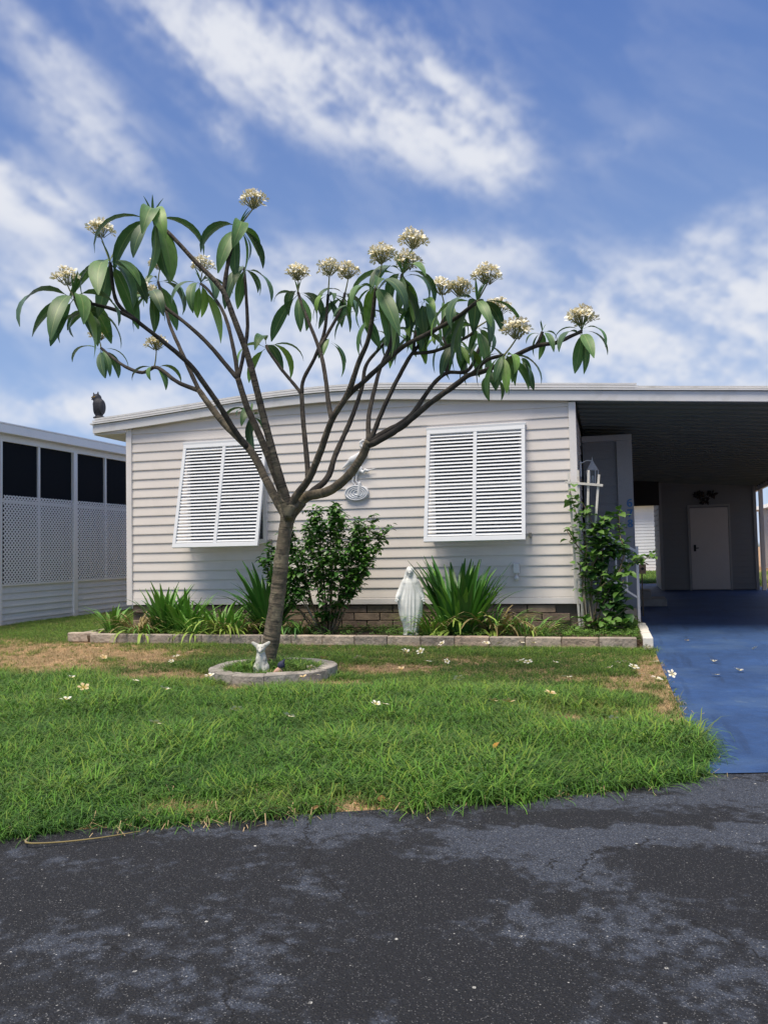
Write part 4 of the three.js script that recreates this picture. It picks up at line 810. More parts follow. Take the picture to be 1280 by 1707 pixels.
{
  const v = thing('climbing_vine', 'climbing vine with bright and dark leaves covering the trellis and handrail', 'vine', [6.12, 0.08, TZ + 0.05]), r = rng(31);
  const runs = [[[0, 0, 0], [-0.04, 0.5, 0.03], [0.02, 1.0, 0.05], [-0.08, 1.35, 0.05], [-0.14, 1.62, 0.04]], [[0.03, 0, 0], [0.06, 0.5, 0.05], [0.10, 0.9, 0.06], [0.08, 1.3, 0.05], [-0.02, 1.5, 0.06]], [[0.05, 0, 0.02], [0.14, 0.45, 0.08], [0.2, 0.8, 0.05], [0.18, 1.15, 0.05], [0.24, 1.30, 0.02]],
    [[0.06, 0, 0.03], [0.22, 0.4, 0.1], [0.36, 0.66, 0.0], [0.52, 0.78, -0.2], [0.66, 0.82, -0.4], [0.78, 0.86, -0.5]], [[0.05, 0, 0.02], [0.26, 0.25, 0.1], [0.36, 0.42, 0.1], [0.42, 0.6, 0.05]], [[0.02, 0, 0.02], [0.2, 0.12, 0.12], [0.34, 0.2, 0.14], [0.45, 0.3, 0.1]], [[0.36, 0.66, 0.0], [0.44, 0.9, -0.15], [0.40, 1.1, -0.3], [0.40, 1.42, -0.4]], [[-0.02, 0.9, 0.04], [-0.12, 1.05, 0.1], [-0.2, 1.18, 0.1]], [[0.04, 0.7, 0.05], [0.2, 0.95, 0.08], [0.3, 1.08, 0.02]], [[0.1, 0.4, 0.06], [0.2, 0.55, 0.14], [0.3, 0.6, 0.15]], [[-0.03, 0.6, 0.03], [-0.06, 0.75, 0.08], [-0.02, 0.85, 0.1]], [[0.05, 0.1, 0.03], [-0.05, 0.14, 0.2], [-0.15, 0.1, 0.25]], [[0.05, 0.1, 0.03], [0.2, 0.1, 0.25], [0.4, 0.08, 0.3]]];
  runs.forEach((p) => mesh('stem', tube(p, 0.010, 0.004, 5, 12, 0.2, 9), M.stem, v));
  for (let k = 0; k < 7; k++) { const a = (k / 7) * 6.28; mesh('stem', tube([[0.03 + Math.cos(a) * 0.07, 0, Math.sin(a) * 0.05], [0.02 + Math.cos(a + 0.6) * 0.05, 0.4, 0.03 + Math.sin(a) * 0.03], [0.03 + Math.cos(a + 1.5) * 0.05, 0.8, 0.04]], 0.009, 0.006, 5, 8, 0.2, k), M.paleStem, v); }
  const a = mesh('foliage', merge([...leafy(runs, { leafLen: 0.105, w: 0.75, per: 46, from: 0.25, seed: 41, spread: 0.075 })]), M.vineLeaf, v); a.userData.kind = 'stuff';
  const b = mesh('dark_foliage', merge(leafy([[[0.12, 0.55, 0], [0.2, 0.8, 0], [0.14, 1.1, 0.02], [0.22, 1.28, 0]], [[0.2, 0.2, 0.06], [0.3, 0.45, 0.06], [0.28, 0.62, 0.0]], [[0.3, 0.05, 0.05], [0.36, 0.2, 0.06], [0.34, 0.42, 0.05]], [[0.22, 0.9, -0.05], [0.36, 0.96, -0.1], [0.44, 0.92, -0.1]]], { leafLen: 0.12, w: 0.8, per: 110, from: 0, seed: 43, spread: 0.08 })), M.vineDark, v); b.userData.kind = 'stuff';
}
{
  const l = thing('wall_lantern', 'white coach lantern on a bracket beside the trellis', 'lantern', [6.06, 1.86, -0.9]);
  mesh('back_plate', rbox(0.02, 0.2, 0.1, 0.01, 0.2, 0, 0.006), M.metalWhite, l);
  mesh('arm', tube([[0.02, 0.28, 0], [0.09, 0.31, 0], [0.155, 0.30, 0]], 0.008, 0.008, 6), M.metalWhite, l);
  const roofG = new THREE.CylinderGeometry(0.012, 0.085, 0.12, 6); roofG.translate(0.155, 0.24, 0); mesh('cap', uvm(roofG), M.metalWhite, l);
  const fin = new THREE.ConeGeometry(0.012, 0.07, 6); fin.translate(0.155, 0.33, 0); mesh('finial', uvm(fin), M.metalWhite, l);
  const fr = []; for (let k = 0; k < 6; k++) { const a = (k / 6) * 6.283; fr.push(bar([0.155 + Math.cos(a) * 0.075, 0.18, Math.sin(a) * 0.075], [0.155 + Math.cos(a) * 0.055, 0.0, Math.sin(a) * 0.055], 0.009, 0.009)); }
  const ba = new THREE.CylinderGeometry(0.062, 0.05, 0.02, 6); ba.translate(0.155, -0.005, 0); fr.push(uvm(ba)); mesh('cage', merge(fr), M.metalWhite, l);
  const gl = new THREE.CylinderGeometry(0.07, 0.052, 0.17, 6, 1, true); gl.translate(0.155, 0.092, 0);
  mesh('glass', uvm(gl), new THREE.MeshPhysicalMaterial({ color: 0xe8eef0, roughness: 0.25, transmission: 1, thickness: 0, side: THREE.DoubleSide }), l);
  const bl = new THREE.CylinderGeometry(0.014, 0.016, 0.1, 8); bl.translate(0.155, 0.06, 0); mesh('bulb', uvm(bl), M.metalWhite, l);
}
{
  const h = thing('handrail', 'white metal stair handrail sloping down to the driveway', 'handrail', [0, 0, -1.15]);
  mesh('post', rbox(0.035, 0.98, 0.035, 6.735, 0.56, 0, 0.005), M.metalWhite, h);
  mesh('top_rail', bar([6.30, 1.24, 0], [6.735, 0.98, 0], 0.03, 0.03), M.metalWhite, h);
  mesh('bottom_rail', bar([6.30, 0.68, 0], [6.735, 0.38, 0], 0.022, 0.022), M.metalWhite, h);
  for (const [x, s] of [[6.33, 0], [6.47, 1], [6.60, 2]]) { const f = (x - 6.30) / 0.435; mesh('baluster', rbox(0.018, mix(0.56, 0.60, f), 0.018, x, mix(0.96, 0.68, f), 0, 0.003), M.metalWhite, h); }
  const st = thing('entry_steps', 'pale concrete entry steps behind the vine and handrail', 'steps', [6.40, 0.0, -1.5]);
  mesh('step', box(0.62, 0.22, 0.6, 0.0, 0.115, 0), M.concrete, st); mesh('step', box(0.36, 0.2, 0.6, -0.13, 0.327, 0), M.concrete, st);
}
{
  const b = thing('birdhouse', 'small wooden birdhouse with a round hole beside the handrail post', 'birdhouse', [6.845, 0.0, -2.9]);
  mesh('pole', tube([[0, 0, 0], [0, 0.64, 0]], 0.012, 0.012, 6), M.stem, b);
  const w = mottle([0.72, 0.60, 0.48], { amp: 0.12, metres: 0.2, seed: 71, rough: 0.9 });
  mesh('box', rbox(0.12, 0.14, 0.12, 0, 0.71, 0, 0.004), w, b);
  mesh('roof', merge([bar([-0.095, 0.775, 0], [0.0, 0.83, 0], 0.015, 0.17), bar([0.095, 0.775, 0], [0.0, 0.83, 0], 0.015, 0.17)]), M.stem, b);
  const hole = new THREE.CylinderGeometry(0.022, 0.022, 0.006, 14); hole.rotateX(Math.PI / 2); hole.translate(0.01, 0.715, 0.0615); mesh('hole', uvm(hole), M.dark, b);
}
// ------------------------------------------------------------------ garden bed, its border and the ring round the tree
{
  const g = prism([[0.06, -1.09], [6.74, -1.09], [6.74, 1.9], [6.09, 1.9], [6.09, 0.14], [0.06, 0.14]], 0, 0.085); g.rotateX(-Math.PI / 2);
  const b = mesh('bed_soil', uvm(g), M.soil, scene); tag(b, 'dark soil of the raised garden bed along the wall', 'soil', null, 'structure');
  const br = thing('bed_border', 'long low row of pale concrete edging blocks along the bed', 'border', [0, 0, 0]), r = rng(8);
  const v = [0, 1, 2, 3].map((k) => { const q = new RoundedBoxGeometry(0.372, 0.115, 0.10, 2, 0.012); const p = q.attributes.position; for (let i = 0; i < p.count; i++) if (p.getZ(i) > 0.02) p.setZ(i, p.getZ(i) + (fbm(p.getX(i) * 22 + k * 9, p.getY(i) * 30, 3, 90 + k) - 0.5) * 0.022); q.computeVertexNormals(); return uvm(q, 1, k * 0.31, k * 0.17); });
  let x = 0.40, k = 0;
  while (x < 6.62) { const m = mesh('edging_block', v[k % 4], M.block[Math.floor(r() * 4)], br); m.position.set(x + 0.0, 0.055 + (r() - 0.5) * 0.006, 1.12 + (r() - 0.5) * 0.012); m.rotation.y = (r() - 0.5) * 0.02; x += 0.378; k++; }
  const e = mesh('edging_block', v[1], M.block[1], br); e.position.set(0.04, 0.062, 1.05); e.rotation.y = 0.12;
  for (let i = 0; i < 5; i++) { const m = mesh('edging_block', v[i % 4], M.whiteBlock, br); m.position.set(6.745, 0.058 - i * 0.004, 0.95 - i * 0.378); m.rotation.y = Math.PI / 2; }
  for (let i = 0; i < 2; i++) { const m = mesh('edging_block', v[i + 1], M.block[i], br); m.position.set(0.0, 0.056, 0.82 - i * 0.378); m.rotation.y = Math.PI / 2 + 0.05; }
}
const RING = [3.60, 3.42], RR = 0.53;
{
  const t = thing('tree_ring', 'round ring of curved grey concrete blocks at the foot of the tree', 'border', [RING[0], 0, RING[1]]), r = rng(19), n = 12;
  for (let k = 0; k < n; k++) {
    const a = (k / n) * Math.PI * 2, da = Math.PI / n - 0.018;
    const s = new THREE.Shape(); s.absarc(0, 0, RR, -da, da, false); s.absarc(0, 0, RR - 0.115, da, -da, true);
    const g = new THREE.ExtrudeGeometry(s, { depth: 0.083, bevelEnabled: true, bevelSize: 0.008, bevelThickness: 0.008, bevelSegments: 1, curveSegments: 4 }); g.rotateX(-Math.PI / 2); uvm(g, 1, k * 0.21, 0);
    const m = mesh('ring_block', g, M.ringBlock[Math.floor(r() * 3)], t); m.rotation.y = a + (r() - 0.5) * 0.03; m.rotation.x = (r() - 0.5) * 0.03; m.position.set((r() - 0.5) * 0.02, 0.006 + (r() - 0.5) * 0.01, (r() - 0.5) * 0.02);
  }
  const so = new THREE.CylinderGeometry(RR - 0.1, RR - 0.08, 0.06, 32); so.translate(RING[0], 0.03, RING[1]);
  tag(mesh('ring_soil', uvm(so), M.soil, scene), 'soil inside the block ring at the foot of the tree', 'soil', null, 'structure');
}
// ------------------------------------------------------------------ ornaments
{
  // robed figure, about 0.78 m tall: local units are its height
  const H = 0.79, prof = [[0, 0.10], [0.04, 0.105], [0.10, 0.105], [0.18, 0.125], [0.3, 0.148], [0.42, 0.158], [0.52, 0.152], [0.62, 0.135], [0.70, 0.120], [0.76, 0.105], [0.80, 0.082], [0.83, 0.052], [0.86, 0.045]];
  const wAt = (y) => { for (let i = 1; i < prof.length; i++) if (y <= prof[i][0]) { const [a, b] = prof[i - 1], [c, d] = prof[i]; return mix(b, d, (y - a) / (c - a)); } return 0.03; };
  const fn = (X, Y, Z) => {
    const x = X / H, y = Y / H, z = Z / H;
    const w = wAt(clamp(y, 0, 0.86)), th = Math.atan2(z, x), fold = 0.007 * Math.cos(th * 13 + y * 5) * sstep(0.72, 0.45, y) * sstep(0.02, 0.12, y) + 0.004 * Math.cos(th * 7 - y * 16);
    const dp = w * mix(0.72, 0.62, sstep(0.2, 0.6, y));
    const l = Math.hypot(x / w, z / dp); let d = Math.max((l - 1) * dp * 0.9 + fold, y - 0.86, -y + 0.02);
    // mantle falling from the arms
    for (const s of [-1, 1]) {
      d = smin(d, cap(x, y, z, [s * 0.085, 0.765, 0], [s * 0.145, 0.63, 0.02], 0.045, 0.042), 0.02);
      d = smin(d, cap(x, y, z, [s * 0.145, 0.63, 0.02], [s * 0.185, 0.555, 0.075], 0.040, 0.030), 0.02);
      d = smin(d, cap(x, y, z, [s * 0.16, 0.57, 0.03], [s * 0.10, 0.22, 0.02], 0.042, 0.03), 0.035);
      d = smin(d, cap(x, y, z, [s * 0.185, 0.552, 0.08], [s * 0.198, 0.525, 0.10], 0.018, 0.016), 0.008);
      for (let k = 0; k < 4; k++) d = smin(d, cap(x, y, z, [s * (0.192 + (k - 1.5) * 0.008), 0.525, 0.10], [s * (0.2 + (k - 1.5) * 0.011), 0.488 + Math.abs(k - 1.3) * 0.006, 0.112], 0.0075, 0.0055), 0.003);
      d = smin(d, cap(x, y, z, [s * 0.178, 0.535, 0.10], [s * 0.165, 0.512, 0.118], 0.0075, 0.006), 0.004);
    }
    // head, veil, neck
    let hd = ell(x, y, z, [0, 0.918, 0.022], [0.043, 0.056, 0.05]);
    hd = smin(hd, cap(x, y, z, [0, 0.912, 0.066], [0, 0.9, 0.076], 0.008, 0.009), 0.008);       // nose
    hd = smin(hd, ell(x, y, z, [0, 0.868, 0.05], [0.018, 0.012, 0.014]), 0.012);                 // chin
    hd = Math.max(hd, -ell(x, y, z, [-0.017, 0.921, 0.073], [0.010, 0.006, 0.008])); hd = Math.max(hd, -ell(x, y, z, [0.017, 0.921, 0.073], [0.010, 0.006, 0.008]));
    hd = Math.max(hd, -ell(x, y, z, [0, 0.884, 0.072], [0.012, 0.003, 0.008]));
    d = smin(d, cap(x, y, z, [0, 0.80, 0.0], [0, 0.88, 0.012], 0.036, 0.03), 0.02);
    d = smin(d, hd, 0.006);
    let veil = ell(x, y, z, [0, 0.918, -0.006], [0.062, 0.078, 0.06]); veil = Math.max(veil, -ell(x, y, z, [0, 0.905, 0.06], [0.046, 0.07, 0.06]));
    d = smin(d, veil, 0.008);
    for (const s of [-1, 1]) d = smin(d, cap(x, y, z, [s * 0.052, 0.90, 0.0], [s * 0.085, 0.76, 0.02], 0.02, 0.028), 0.02);
    // feet and low mound
    d = smin(d, ell(x, y, z, [0, 0.018, 0.01], [0.115, 0.03, 0.09]), 0.015);
    for (const s of [-1, 1]) d = smin(d, cap(x, y, z, [s * 0.035, 0.045, 0.06], [s * 0.042, 0.035, 0.105], 0.02, 0.016), 0.008);
    return d * H;
  };
  const s = thing('garden_statue', 'white statue of a robed veiled woman with lowered open hands', 'statue', [4.19, 0.088, 0.84], 0.16);
  mesh('figure', blob(fn, [0, H * 0.5, 0.01], 0.42, 150), M.statue, s);
}
{
  // seated animal with big ears, weathered white
  const fn = (x, y, z) => {
    let d = ell(x, y, z, [0, 0.085, 0.0], [0.048, 0.085, 0.055]);
    d = smin(d, ell(x, y, z, [0, 0.13, 0.018], [0.036, 0.06, 0.036]), 0.02);
    for (const s of [-1, 1]) { d = smin(d, ell(x, y, z, [s * 0.042, 0.04, 0.01], [0.026, 0.045, 0.05]), 0.012); d = smin(d, cap(x, y, z, [s * 0.022, 0.12, 0.035], [s * 0.026, 0.008, 0.055], 0.018, 0.014), 0.008); d = smin(d, ell(x, y, z, [s * 0.027, 0.01, 0.068], [0.017, 0.011, 0.024]), 0.006); d = smin(d, ell(x, y, z, [s * 0.045, 0.01, 0.06], [0.016, 0.011, 0.03]), 0.006); }
    d = smin(d, cap(x, y, z, [0, 0.14, 0.01], [0, 0.185, 0.02], 0.032, 0.03), 0.012);
    let h = ell(x, y, z, [0, 0.205, 0.025], [0.038, 0.036, 0.04]); h = smin(h, cap(x, y, z, [0, 0.198, 0.05], [0, 0.188, 0.085], 0.019, 0.013), 0.012);
    for (const s of [-1, 1]) {
      const e0 = [s * 0.03, 0.225, 0.015], e1 = [s * 0.066, 0.25, 0.01];
      let e = cap(x, y, z * 1.9 - 0.01, [e0[0], e0[1], 0.01], [e1[0], e1[1], 0.008], 0.02, 0.013); e = Math.max(e, -cap(x, y, z, [s * 0.04, 0.235, 0.036], [s * 0.066, 0.258, 0.03], 0.011, 0.008)); h = smin(h, e, 0.006);
      h = Math.max(h, -ell(x, y, z, [s * 0.016, 0.212, 0.062], [0.007, 0.006, 0.006]));
    }
    return smin(d, h, 0.008);
  };
  const a = thing('animal_figurine', 'small weathered white seated animal figurine with big ears against the trunk', 'figurine', [3.565, 0.058, 3.60], 0.3);
  mesh('body', blob(fn, [0, 0.14, 0.02], 0.165, 84), M.figurine, a);
  a.scale.setScalar(1.0);
}
{
  // little pink and navy ornament leaning in the ring
  const fn = (x, y, z) => { let d = ell(x, y, z, [0, 0.03, 0], [0.03, 0.034, 0.026]); d = smin(d, cap(x, y, z, [0.02, 0.03, 0.01], [0.034, 0.01, 0.03], 0.014, 0.01), 0.008); return smin(d, cap(x, y, z, [-0.02, 0.03, 0.01], [-0.03, 0.008, 0.03], 0.014, 0.01), 0.008); };
  const o = thing('garden_ornament', 'tiny pink and navy ornament leaning in the block ring', 'ornament', [3.745, 0.058, 3.68], 0.2); o.rotation.z = -0.3;
  mesh('body', blob(fn, [0, 0.03, 0.01], 0.06, 36), M.pink, o);
  const f2 = (x, y, z) => { let d = ell(x, y, z, [0.005, 0.082, 0], [0.03, 0.03, 0.026]); return smin(d, cap(x, y, z, [0.005, 0.095, 0], [0.02, 0.135, 0], 0.02, 0.006), 0.01); };
  mesh('hood', blob(f2, [0.005, 0.095, 0], 0.06, 36), M.navy, o);
}
{
  // plastic owl on the corner of the roof
  const fn = (x, y, z) => {
    let d = cap(x, y, z, [0, 0.06, 0.0], [-0.005, 0.20, 0], 0.052, 0.078); d = smin(d, ell(x, y, z, [0, 0.16, 0], [0.078, 0.11, 0.072]), 0.02);
    d = smin(d, ell(x, y, z, [-0.035, 0.285, 0.01], [0.062, 0.058, 0.06]), 0.02);
    for (const s of [-1, 1]) { d = smin(d, cap(x, y, z, [-0.035 + s * 0.038, 0.315, 0.02], [-0.04 + s * 0.05, 0.362, 0.022], 0.019, 0.006), 0.008); d = smin(d, ell(x, y, z, [s * 0.068, 0.15, -0.005], [0.022, 0.1, 0.05]), 0.008); d = Math.max(d, -ell(x, y, z, [-0.045 + s * 0.026, 0.292, 0.068], [0.016, 0.016, 0.012])); d = smin(d, cap(x, y, z, [s * 0.025, 0.025, 0.03], [s * 0.028, 0.015, 0.06], 0.016, 0.012), 0.006); }
    d = smin(d, cap(x, y, z, [-0.047, 0.275, 0.065], [-0.05, 0.255, 0.08], 0.013, 0.005), 0.006);
    d = smin(d, cap(x, y, z, [-0.02, 0.06, -0.03], [-0.035, -0.005, -0.05], 0.03, 0.018), 0.015);
    return smin(d, ell(x, y, z, [0.02, 0.012, 0], [0.075, 0.025, 0.07]), 0.008);
  };
  const o = thing('owl_decoy', 'dark plastic owl decoy perched on the left corner of the roof', 'decoy', [-0.43, 2.985, 0.02], -0.35);
  mesh('body', blob(fn, [-0.01, 0.18, 0], 0.21, 84), M.owl, o); o.scale.setScalar(1.04);
  const eye = std({ color: col(0.35, 0.22, 0.02), roughness: 0.25 });
  for (const s of [-1, 1]) { const g = new THREE.SphereGeometry(0.011, 10, 8); g.translate(-0.045 + s * 0.026, 0.292, 0.06); mesh('eye', uvm(g), eye, o); }
}
{
  // two wading birds over a rippled pool, a white wall relief
  const p = thing('bird_plaque', 'white wall relief of two wading birds above a rippled pool', 'wall art', [3.33, 1.70, 0.03]);
  const bird = (ox, oy, sc, fl, neckUp) => (x, y, z) => {
    const X = fl * (x - ox) / sc, Y = (y - oy) / sc, Z = z / sc;
    let d = cap(X, Y, Z * 1.4, [-0.02, 0.02, 0], [0.09, 0.07, 0], 0.045, 0.052); d = smin(d, cap(X, Y, Z * 1.4, [-0.02, 0.03, 0], [-0.15, -0.075, 0], 0.036, 0.008), 0.02);
    const nk = neckUp ? [[0.11, 0.07], [0.155, 0.1], [0.15, 0.155], [0.105, 0.195], [0.10, 0.24], [0.13, 0.26]] : [[0.10, 0.06], [0.15, 0.03], [0.18, 0.06], [0.21, 0.05]];
    for (let i = 1; i < nk.length; i++) d = smin(d, cap(X, Y, Z, [...nk[i - 1], 0.01], [...nk[i], 0.01], mix(0.024, 0.016, i / nk.length), mix(0.023, 0.016, i / nk.length)), 0.006);
    const e = nk.at(-1); d = smin(d, ell(X, Y, Z, [e[0], e[1], 0.01], [0.026, 0.019, 0.018]), 0.006); d = smin(d, cap(X, Y, Z, [e[0] + 0.015, e[1], 0.01], [e[0] + 0.105, e[1] + 0.025, 0.01], 0.009, 0.004), 0.004);
    for (const [a, b, c] of [[[0.02, 0.0], [0.0, -0.09], [0.06, -0.17]], [[0.06, 0.01], [0.05, -0.08], [0.1, -0.15]]]) { d = smin(d, cap(X, Y, Z, [...a, 0], [...b, 0.005], 0.016, 0.010), 0.006); d = smin(d, cap(X, Y, Z, [...b, 0.005], [...c, 0.0], 0.010, 0.009), 0.004); }
    return d * sc;
  };
  mesh('upper_bird', blob(bird(-0.04, 0.50, 1.0, 1, true), [0, 0.56, 0.01], 0.3, 96), M.plaque, p);
  mesh('lower_bird', blob(bird(-0.06, 0.33, 0.95, 1, false), [0, 0.27, 0.01], 0.28, 90), M.plaque, p);
  mesh('reed', tube([[0.02, 0.05, 0.0], [0.03, 0.16, 0.01], [0.04, 0.24, 0.01]], 0.03, 0.018, 8), M.plaque, p);
  const pool = []; const el = new THREE.CylinderGeometry(0.16, 0.165, 0.03, 36); el.rotateX(Math.PI / 2); el.scale(1, 0.62, 1); el.translate(-0.01, 0.10, 0); pool.push(uvm(el));
  for (const k of [0.145, 0.112, 0.08, 0.045]) { const t = new THREE.TorusGeometry(k, 0.009, 6, 36); t.scale(1, 0.62, 1); t.translate(0.008 - k * 0.12, 0.1, 0.017); pool.push(uvm(t)); }
  mesh('pool', merge(pool), M.plaque, p);
}
// ------------------------------------------------------------------ fallen blossom and dry leaves
{
  const r = rng(55), gs = [blossomGeo(0.12), blossomGeo(0.3), blossomGeo(0.7)];
  { const w = blossomGeo(0.5), c = w.attributes.color; for (let i = 0; i < c.count; i++) c.setXYZ(i, c.getX(i) * 0.85, c.getY(i) * 0.68, c.getZ(i) * 0.45); gs.push(w); }
  const put = (x, z, label, group, y) => {
    const f = new THREE.Mesh(gs[Math.floor(r() * 3.35)], M.petal); f.name = numbered('fallen_blossom'); f.castShadow = f.receiveShadow = true; scene.add(f);
    const s = 0.036 + 0.015 * r(); f.scale.set(s, s * (0.6 + r() * 0.7), s * (0.75 + 0.35 * r())); f.position.set(x, y, z); f.rotation.set((r() - 0.5) * 1.0, r() * 6.28, (r() - 0.5) * 1.0);
    tag(f, label, 'blossom', group);
  };
  for (const [x, z] of FALLEN) {
    const ring = Math.hypot(x - RING[0], z - RING[1]) < 0.85;
    const where = x > 6.45 ? 'on the thin grass along the driveway edge' : ring ? 'beside the block ring under the tree' : z < 2.3 ? (x > 5 ? 'on the short grass in front of the right half of the bed' : 'on the short grass in front of the bed near the statue') : z < 3.7 ? (x < 3 ? 'on the brown patchy lawn left of the tree' : 'on the lawn right of the block ring') : x < 4 ? 'in the thick lawn at the left' : 'in the thick lawn near the road';
    put(x, z, 'fallen white blossom ' + where, 'blossom fallen ' + where, z > 3.6 ? 0.115 : 0.062);
  }
  for (const [x, z] of FALLEN_DRIVE) put(x, z, 'fallen white frangipani blossom lying on the blue driveway', 'blossom fallen on the driveway', 0.022);
  const lg = leafGeo(0.2, 0.9, 0.42, { seg: 4, twist: 0.8 }), lm = leafMat([0.55, 0.40, 0.20], { seed: 260, rib: [0.6, 0.5, 0.3], rough: 0.8 });
  for (const [x, z] of [[5.05, 6.90], [5.22, 6.86], [4.78, 6.98], [5.48, 6.70]]) { const m = new THREE.Mesh(lg, lm); m.name = numbered('dry_leaf'); m.castShadow = m.receiveShadow = true; m.scale.setScalar(0.07); m.position.set(x, 0.02, z); m.rotation.set(0.4 * r(), r() * 6.28, 0.3 * r()); scene.add(m); tag(m, 'curled brown leaf at the ragged edge between lawn and road', 'leaf', 'dry leaves at the road edge'); }
  const yl = new THREE.Mesh(lg, leafMat([0.70, 0.52, 0.16], { seed: 262, rib: [0.7, 0.6, 0.3] })); yl.name = numbered('dry_leaf'); yl.scale.setScalar(0.075); yl.position.set(5.83, 0.085, 5.98); yl.rotation.set(0.3, 1.2, 0.3); scene.add(yl); tag(yl, 'single yellow leaf caught in the green lawn', 'leaf');
  const lt = new THREE.Mesh(tube([[4.28, 0.012, 7.33], [4.33, 0.02, 7.42], [4.42, 0.014, 7.38], [4.56, 0.015, 7.30], [4.66, 0.012, 7.20]], 0.004, 0.002, 5, 20), strapMats.straw); lt.name = 'dry_runner'; scene.add(lt); tag(lt, 'dry grass runner straggling onto the asphalt at left', 'grass runner');
}
// ------------------------------------------------------------------ grass
{
  const blade = (r, h, w, lean, az, ox, oz, bend) => {
    const pos = [], c = Math.cos(az), s = Math.sin(az), L = [0, 0.4, 0.75, 1];
    const pts = L.map((t) => { const a = lean + bend * t * t; return [Math.sin(a) * t * h, Math.cos(a) * t * h]; });
    const P = (i, k) => { const ww = w * [1, 0.9, 0.6, 0][i] * 0.5 * k; return [ox + c * pts[i][0] - s * ww, pts[i][1], oz + s * pts[i][0] + c * ww]; };
    const q = [];
    for (let i = 0; i < 2; i++) q.push(P(i, -1), P(i, 1), P(i + 1, -1), P(i, 1), P(i + 1, 1), P(i + 1, -1));
    q.push(P(2, -1), P(2, 1), P(3, 0));
    for (const p of q) pos.push(...p);
    return pos;
  };
  const tuft = (seed, n, h, w, rad, flat) => {
    const r = rng(seed), pos = [], cl = [];
    for (let k = 0; k < n; k++) {
      const tone = 0.7 + 0.6 * r(), b = blade(r, h * (0.55 + 0.6 * r()), w * (0.7 + 0.6 * r()), 0.1 + (flat + 0.5) * r() * 0.9, r() * 6.28, (r() - 0.5) * rad * 2, (r() - 0.5) * rad * 2, 0.3 + r() * (0.8 + flat));
      pos.push(...b); const dry = r() < 0.07; for (let i = 0; i < b.length / 3; i++) cl.push(...(dry ? [tone * 1.7, tone * 1.12, tone * 1.3] : [tone, tone, tone]));
    }
    const g = new THREE.BufferGeometry(); g.setAttribute('position', new THREE.Float32BufferAttribute(pos, 3)); g.setAttribute('color', new THREE.Float32BufferAttribute(cl, 3)); g.computeVertexNormals();
    return g;
  };
  const grassMat = new THREE.MeshPhysicalMaterial({ vertexColors: true, roughness: 0.7, specularIntensity: 0.35, transmission: 0.35, thickness: 0, side: THREE.DoubleSide });
  const strawMat = new THREE.MeshStandardMaterial({ vertexColors: true, roughness: 0.9, side: THREE.DoubleSide });
  const lists = { a: [], b: [], c: [], s: [] }, r = rng(404);
  const inRing = (x, z) => { const d = Math.hypot(x - RING[0], z - RING[1]); return d > RR - 0.13 && d < RR + 0.02; };
  const X0 = -5.2, X1 = 6.98, Z0 = -9, Z1 = 8.9;
  const total = 240000;
  for (let i = 0; i < total; i++) {
    const x = mix(X0, X1, r()), z = mix(Z0, Z1, Math.pow(r(), 0.72));
    const u1 = r(), u2 = r(), u3 = r(), u4 = r();
    if (x < -2.88 && z < 4.2) continue;
    if (z < 1.19 && x > -0.08) continue;
    const edge = roadZ(x) + (fbm(x * 5, 3, 3, 415) - 0.45) * 0.14; if (z > edge) continue;
    const xe = 6.80 + (fbm(z * 3.1, 9, 3, 416) - 0.5) * 0.12; if (x > xe) continue;
    const dr = Math.hypot(x - RING[0], z - RING[1]);
    if (inRing(x, z)) continue;
    const ring = dr < RR - 0.12;
    const b = bare(x, z), lush = sstep(1.9, 4.5, z - 0.12 * (x - 3) + (fbm(x * 1.1 + 20, z * 1.1, 4, 418) - 0.5) * 2.6);
    const edgeT = edge - z < 0.12 || xe - x < 0.06;
    const patch = fbm(x * 2.2 + 9, z * 2.2, 4, 420);
    if (u1 < b * 0.93) { if (u2 < 0.42 + 0.2 * lush) lists.s.push([x, z, 0.7 + 0.6 * u3, u4 * 6.28, 0.75 + 0.5 * u2, ring]); continue; }
    if (u2 < 0.06 + (edgeT ? 0.14 : 0) + 0.05 * (1 - lush)) { lists.s.push([x, z, (0.8 + 0.6 * u3) * (0.8 + 0.5 * lush), u4 * 6.28, 0.8 + 0.4 * u3, ring]); }
    const h = (ring ? (z > 3.5 && x < 3.85 && x > 3.45 ? 0.6 : 1.35) : 1) * mix(0.50, 1.05, lush) * (0.30 + 1.25 * patch + 0.3 * u3) * (1 - 0.45 * b) * (z < 1 && x < 0 ? 0.9 : 1);
    lists[u4 < 0.42 ? 'a' : u4 < 0.75 ? 'b' : 'c'].push([x, z, h, u3 * 6.28 * 3, patch, ring, b, lush]);
  }
  for (let i = 0; i < 9000; i++) { const far = i % 3 === 0; lists.b.push([far ? mix(9.9, 15, r()) : mix(5.6, 10.4, r()), far ? mix(-23.5, -4, r()) : mix(-24.6, -14.2, r()), 0.9 + 0.6 * r(), r() * 6.28, r(), false, 0.1, 0.7]); }   // lawn behind the carport
  const q = new THREE.Quaternion(), m4 = new THREE.Matrix4(), up = V(0, 1, 0), c = new THREE.Color();
  const build = (name, geo, mat, list, color, label, cat) => {
    const im = new THREE.InstancedMesh(geo, mat, list.length); im.name = name; im.castShadow = im.receiveShadow = true;
    list.forEach((e, i) => { q.setFromAxisAngle(up, e[3]); m4.compose(V(e[0], e[5] ? 0.058 : -0.004, e[1]), q, V(e[2] * 1.0, e[2], e[2])); im.setMatrixAt(i, m4); im.setColorAt(i, color(e, c)); });
    scene.add(im); tag(im, label, cat, null, 'stuff'); return im;
  };
